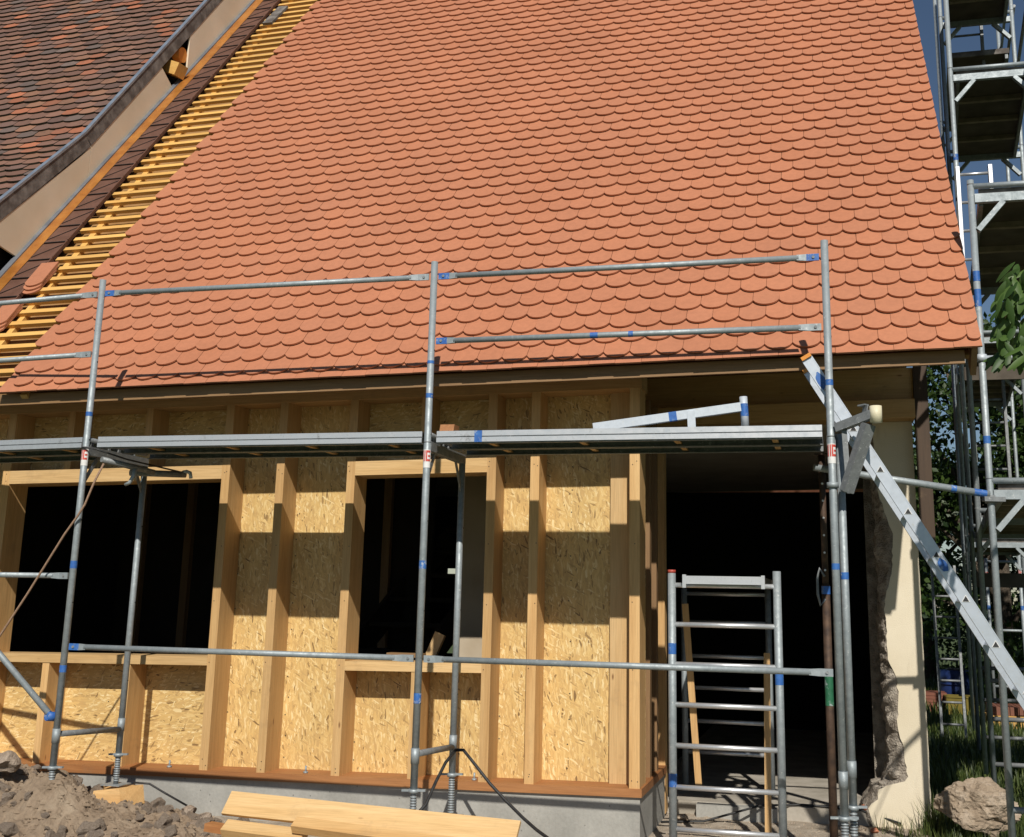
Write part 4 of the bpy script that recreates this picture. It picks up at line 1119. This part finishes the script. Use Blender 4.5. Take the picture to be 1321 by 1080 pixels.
tree(7.1, 12.2, 5.0, rand_clumps(4, 1.5, .2, 4.6, 18, .5, .95), 2300, .12, 'leaf_conifer', 'dark evergreen tree at the right behind the spare scaffold frames', 4)
tree(7.0, 8.8, 6.0, [(a_, b_, c_, r_, r_, r_ * .8) for (a_, b_, c_, r_) in ((-.9, 0, 4.4, .9), (.3, .8, 4.8, 1.0), (.2, -.6, 3.9, .9), (-.3, .3, 5.3, .8), (.9, 0, 4.2, .9), (-.6, .9, 3.6, .8), (-1.2, .6, 4.0, .7))], 1700, .13, 'leaf_dark', 'leafy tree added at the right picture edge to shade the garden behind the scaffold tower', 6)  # added tree, crown sited to shade the barrel and grass behind
tree(4.4, 20.0, 5.5, rand_clumps(3, 1.6, 1.6, 4.2, 14, .5, .9), 2000, .14, 'leaf_dark', 'lighter garden tree farthest back seen past the house corner', 3)
def shrub(x, y, r_, h_, lab, seed, mat='leaf_dark'):
    rnd = random.Random(seed); r = thing('shrub', lab, 'shrub', (x, y, -.5))
    t = B()
    for k in range(5):
        a = k * 1.26; t.path([(x, y, -.52), (x + cos(a) * r_ * .3, y + sin(a) * r_ * .3, -.5 + h_ * .5), (x + cos(a) * r_ * .6, y + sin(a) * r_ * .6, -.5 + h_ * .85)], [.03, .02, .006], 'bark', 6)
    t.build('stems', r)
    c = B(); c.tint = []
    for k in range(9): leaf_cloud(c, (x + rnd.uniform(-.6, .6) * r_, y + rnd.uniform(-.6, .6) * r_, -.5 + h_ * rnd.uniform(.25, .85)), (r_ * .6, r_ * .6, h_ * .3), 900, .11, rnd, mat)
    c.build('foliage', r, recalc=False)
shrub(5.4, 18.5, 1.5, 2.6, 'broad shrub under the trees seen through the tower legs', 61)
shrub(6.6, 15.2, 1.4, 2.4, 'dark shrub beneath the evergreen at the right behind the spare trestles', 62, 'leaf_conifer')
shrub(8.6, 15.5, 1.6, 2.8, 'dark shrub at the far right edge below the tall tree', 63)
shrub(3.2, 24.0, 1.6, 2.6, 'far shrub on the sunny lawn beyond the pier edge', 64)
shrub(9.5, 22, 2.2, 4.5, 'tall far shrub at the right horizon behind all the trees', 65)
# walnut tree standing just outside the right of the view, one branch reaches in
wal = thing('walnut_tree', 'walnut tree reaching a leafy branch in at the right picture edge', 'tree', (6.3, .8, GZ))
t = B(); t.path([(6.3, .8, GZ), (6.28, .78, 1.2), (6.1, .8, 2.6), (6.0, 1.0, 4.2), (6.0, 1.2, 5.4)], [.2, .17, .14, .09, .03], 'bark', 10)
t.path([(6.15, .8, 2.3), (5.4, .2, 3.1), (4.6, -.4, 3.35), (4.0, -.8, 3.05), (3.65, -.95, 2.80), (3.45, -1.0, 2.72)], [.09, .06, .04, .022, .012, .006], 'bark', 8)
for (a, c) in (((3.9, -.85, 2.98), (3.52, -1.0, 2.50)), ((3.75, -.9, 2.88), (3.5, -.98, 2.62)), ((3.85, -.88, 2.93), (3.58, -1.02, 2.40))): t.path([a, c], [.008, .003], 'bark', 6)
t.build('trunk', wal)
cr = B(); cr.tint = []; rw = random.Random(14)
for (a, bb, c_, rx) in ((6.0, 1.4, 5.0, 1.3), (6.7, .6, 4.7, 1.1), (5.6, 2.0, 4.5, 1.0), (6.6, 2.2, 4.4, 1.1), (5.4, .9, 4.9, .9), (6.9, 1.4, 3.9, 1.0)):
    leaf_cloud(cr, (a, bb, c_), (rx, rx, rx * .7), 1100, .17, rw, 'leaf_walnut')
cr.build('crown', wal, recalc=False)
bl = B(); bl.tint = []
def leafshape(p, d, n1, L, W, tint):
    d = d.normalized(); n1 = (n1 - d * n1.dot(d)).normalized(); s = d.cross(n1); o = len(bl.v); m = 7
    for i in range(m + 1):
        t_ = i / m; wv = W * sin(pi * min(1, t_ * .92 + .04)) ** .8; q = p + d * (L * t_) - n1 * (L * .28 * t_ * t_)
        bl.v += [q + s * wv - n1 * wv * .25, q, q - s * wv - n1 * wv * .25]; bl.tint += [tint] * 3
    for i in range(m):
        for j in range(2): bl.face((o + 3 * i + j, o + 3 * i + j + 1, o + 3 * i + j + 4, o + 3 * i + j + 3), 'leaf_walnut', True)
for k in range(190):
    py = rw.uniform(338, 462); c = invproj(rw.uniform(1287 + max(0, (375 - py)) * .55, 1350), py, rw.uniform(-1.2, -.85))
    leafshape(c, V((rw.gauss(-.3, .45), rw.gauss(-.15, .35), -abs(rw.gauss(.8, .35)))), V((rw.gauss(-.3, .5), -1, rw.gauss(.6, .4))), rw.uniform(.05, .135), rw.uniform(.011, .022), (rw.uniform(0, 1),) * 3)
bl.build('branch_leaves', wal, recalc=False)

# pallet with tiles, crates far in the garden
pal_ = thing('tile_pallet', 'wooden pallet of orange roof tiles on the shaded grass behind the tower', 'pallet', (4.75, 11.2, -.5))
b = B()
for k in range(5): b.box(4.5, 5.3, 10.85 + k * .19, 10.98 + k * .19, -.36, -.335, 'pine_yellow_x')
for k in range(3): b.box(4.5, 5.3, 10.85 + k * .35, 10.95 + k * .35, -.5, -.362, 'pine_yellow_x')
b.build('pallet_base', pal_)
b = B(); b.tint = []
for k in range(12):
    n0 = len(b.v); b.box(4.55 + k * .06, 4.60 + k * .06, 10.9, 11.6, -.33, -.22, 'clay_tile'); b.tint += [(.19, .075, .045)] * (len(b.v) - n0)
b.build('tile_stack', pal_)
b = B(); b.tint = []
for k in range(6):
    n0 = len(b.v); b.box(3.75 + .02 * (k % 2), 4.1 + .02 * (k % 3), 13.0, 13.5, -.5 + k * .05, -.455 + k * .05, 'clay_tile'); b.tint += [(.2, .07, .04)] * (len(b.v) - n0)
tag(b.build('tile_heap', origin=(3.9, 13.2, -.5)), 'stack of orange tiles far back on the grass beside the pier', 'tiles')
def barrel(x, y, r, h, mat, nm, lab):
    b = B(); b.path([(x, y, -.5), (x, y, -.5 + h * .2), (x, y, -.5 + h * .5), (x, y, -.5 + h * .8), (x, y, -.5 + h)], [r * .92, r, r * 1.03, r, r * .92], mat, 16)
    for z in (.33, .66): b.tube((x, y, -.5 + h * z - .015), (x, y, -.5 + h * z + .015), r * 1.06, mat, 16)
    b.tube((x, y, -.5 + h), (x, y, -.47 + h), r * .5, 'black_rubber', 12); tag(b.build(nm, origin=(x, y, -.5)), lab, 'barrel')
barrel(4.35, 13.6, .27, .62, 'field_blue', 'barrel', 'blue barrel on the shaded grass seen past the pier')
b = B(); x, y = 4.3, 12.9
b.box(x - .2, x + .25, y - .2, y + .2, -.5, -.47, 'yellow_crate')
for (xa, xb, ya, yb) in ((x - .2, x + .25, y - .2, y - .18), (x - .2, x + .25, y + .18, y + .2), (x - .2, x - .18, y - .18, y + .18), (x + .23, x + .25, y - .18, y + .18)): b.box(xa, xb, ya, yb, -.469, -.25, 'yellow_crate'); b.box(xa - .012, xb + .012, ya - .012, yb + .012, -.249, -.225, 'yellow_crate')
tag(b.build('crate', origin=(x, y, -.5)), 'yellow crate on the grass before the blue barrel', 'crate')
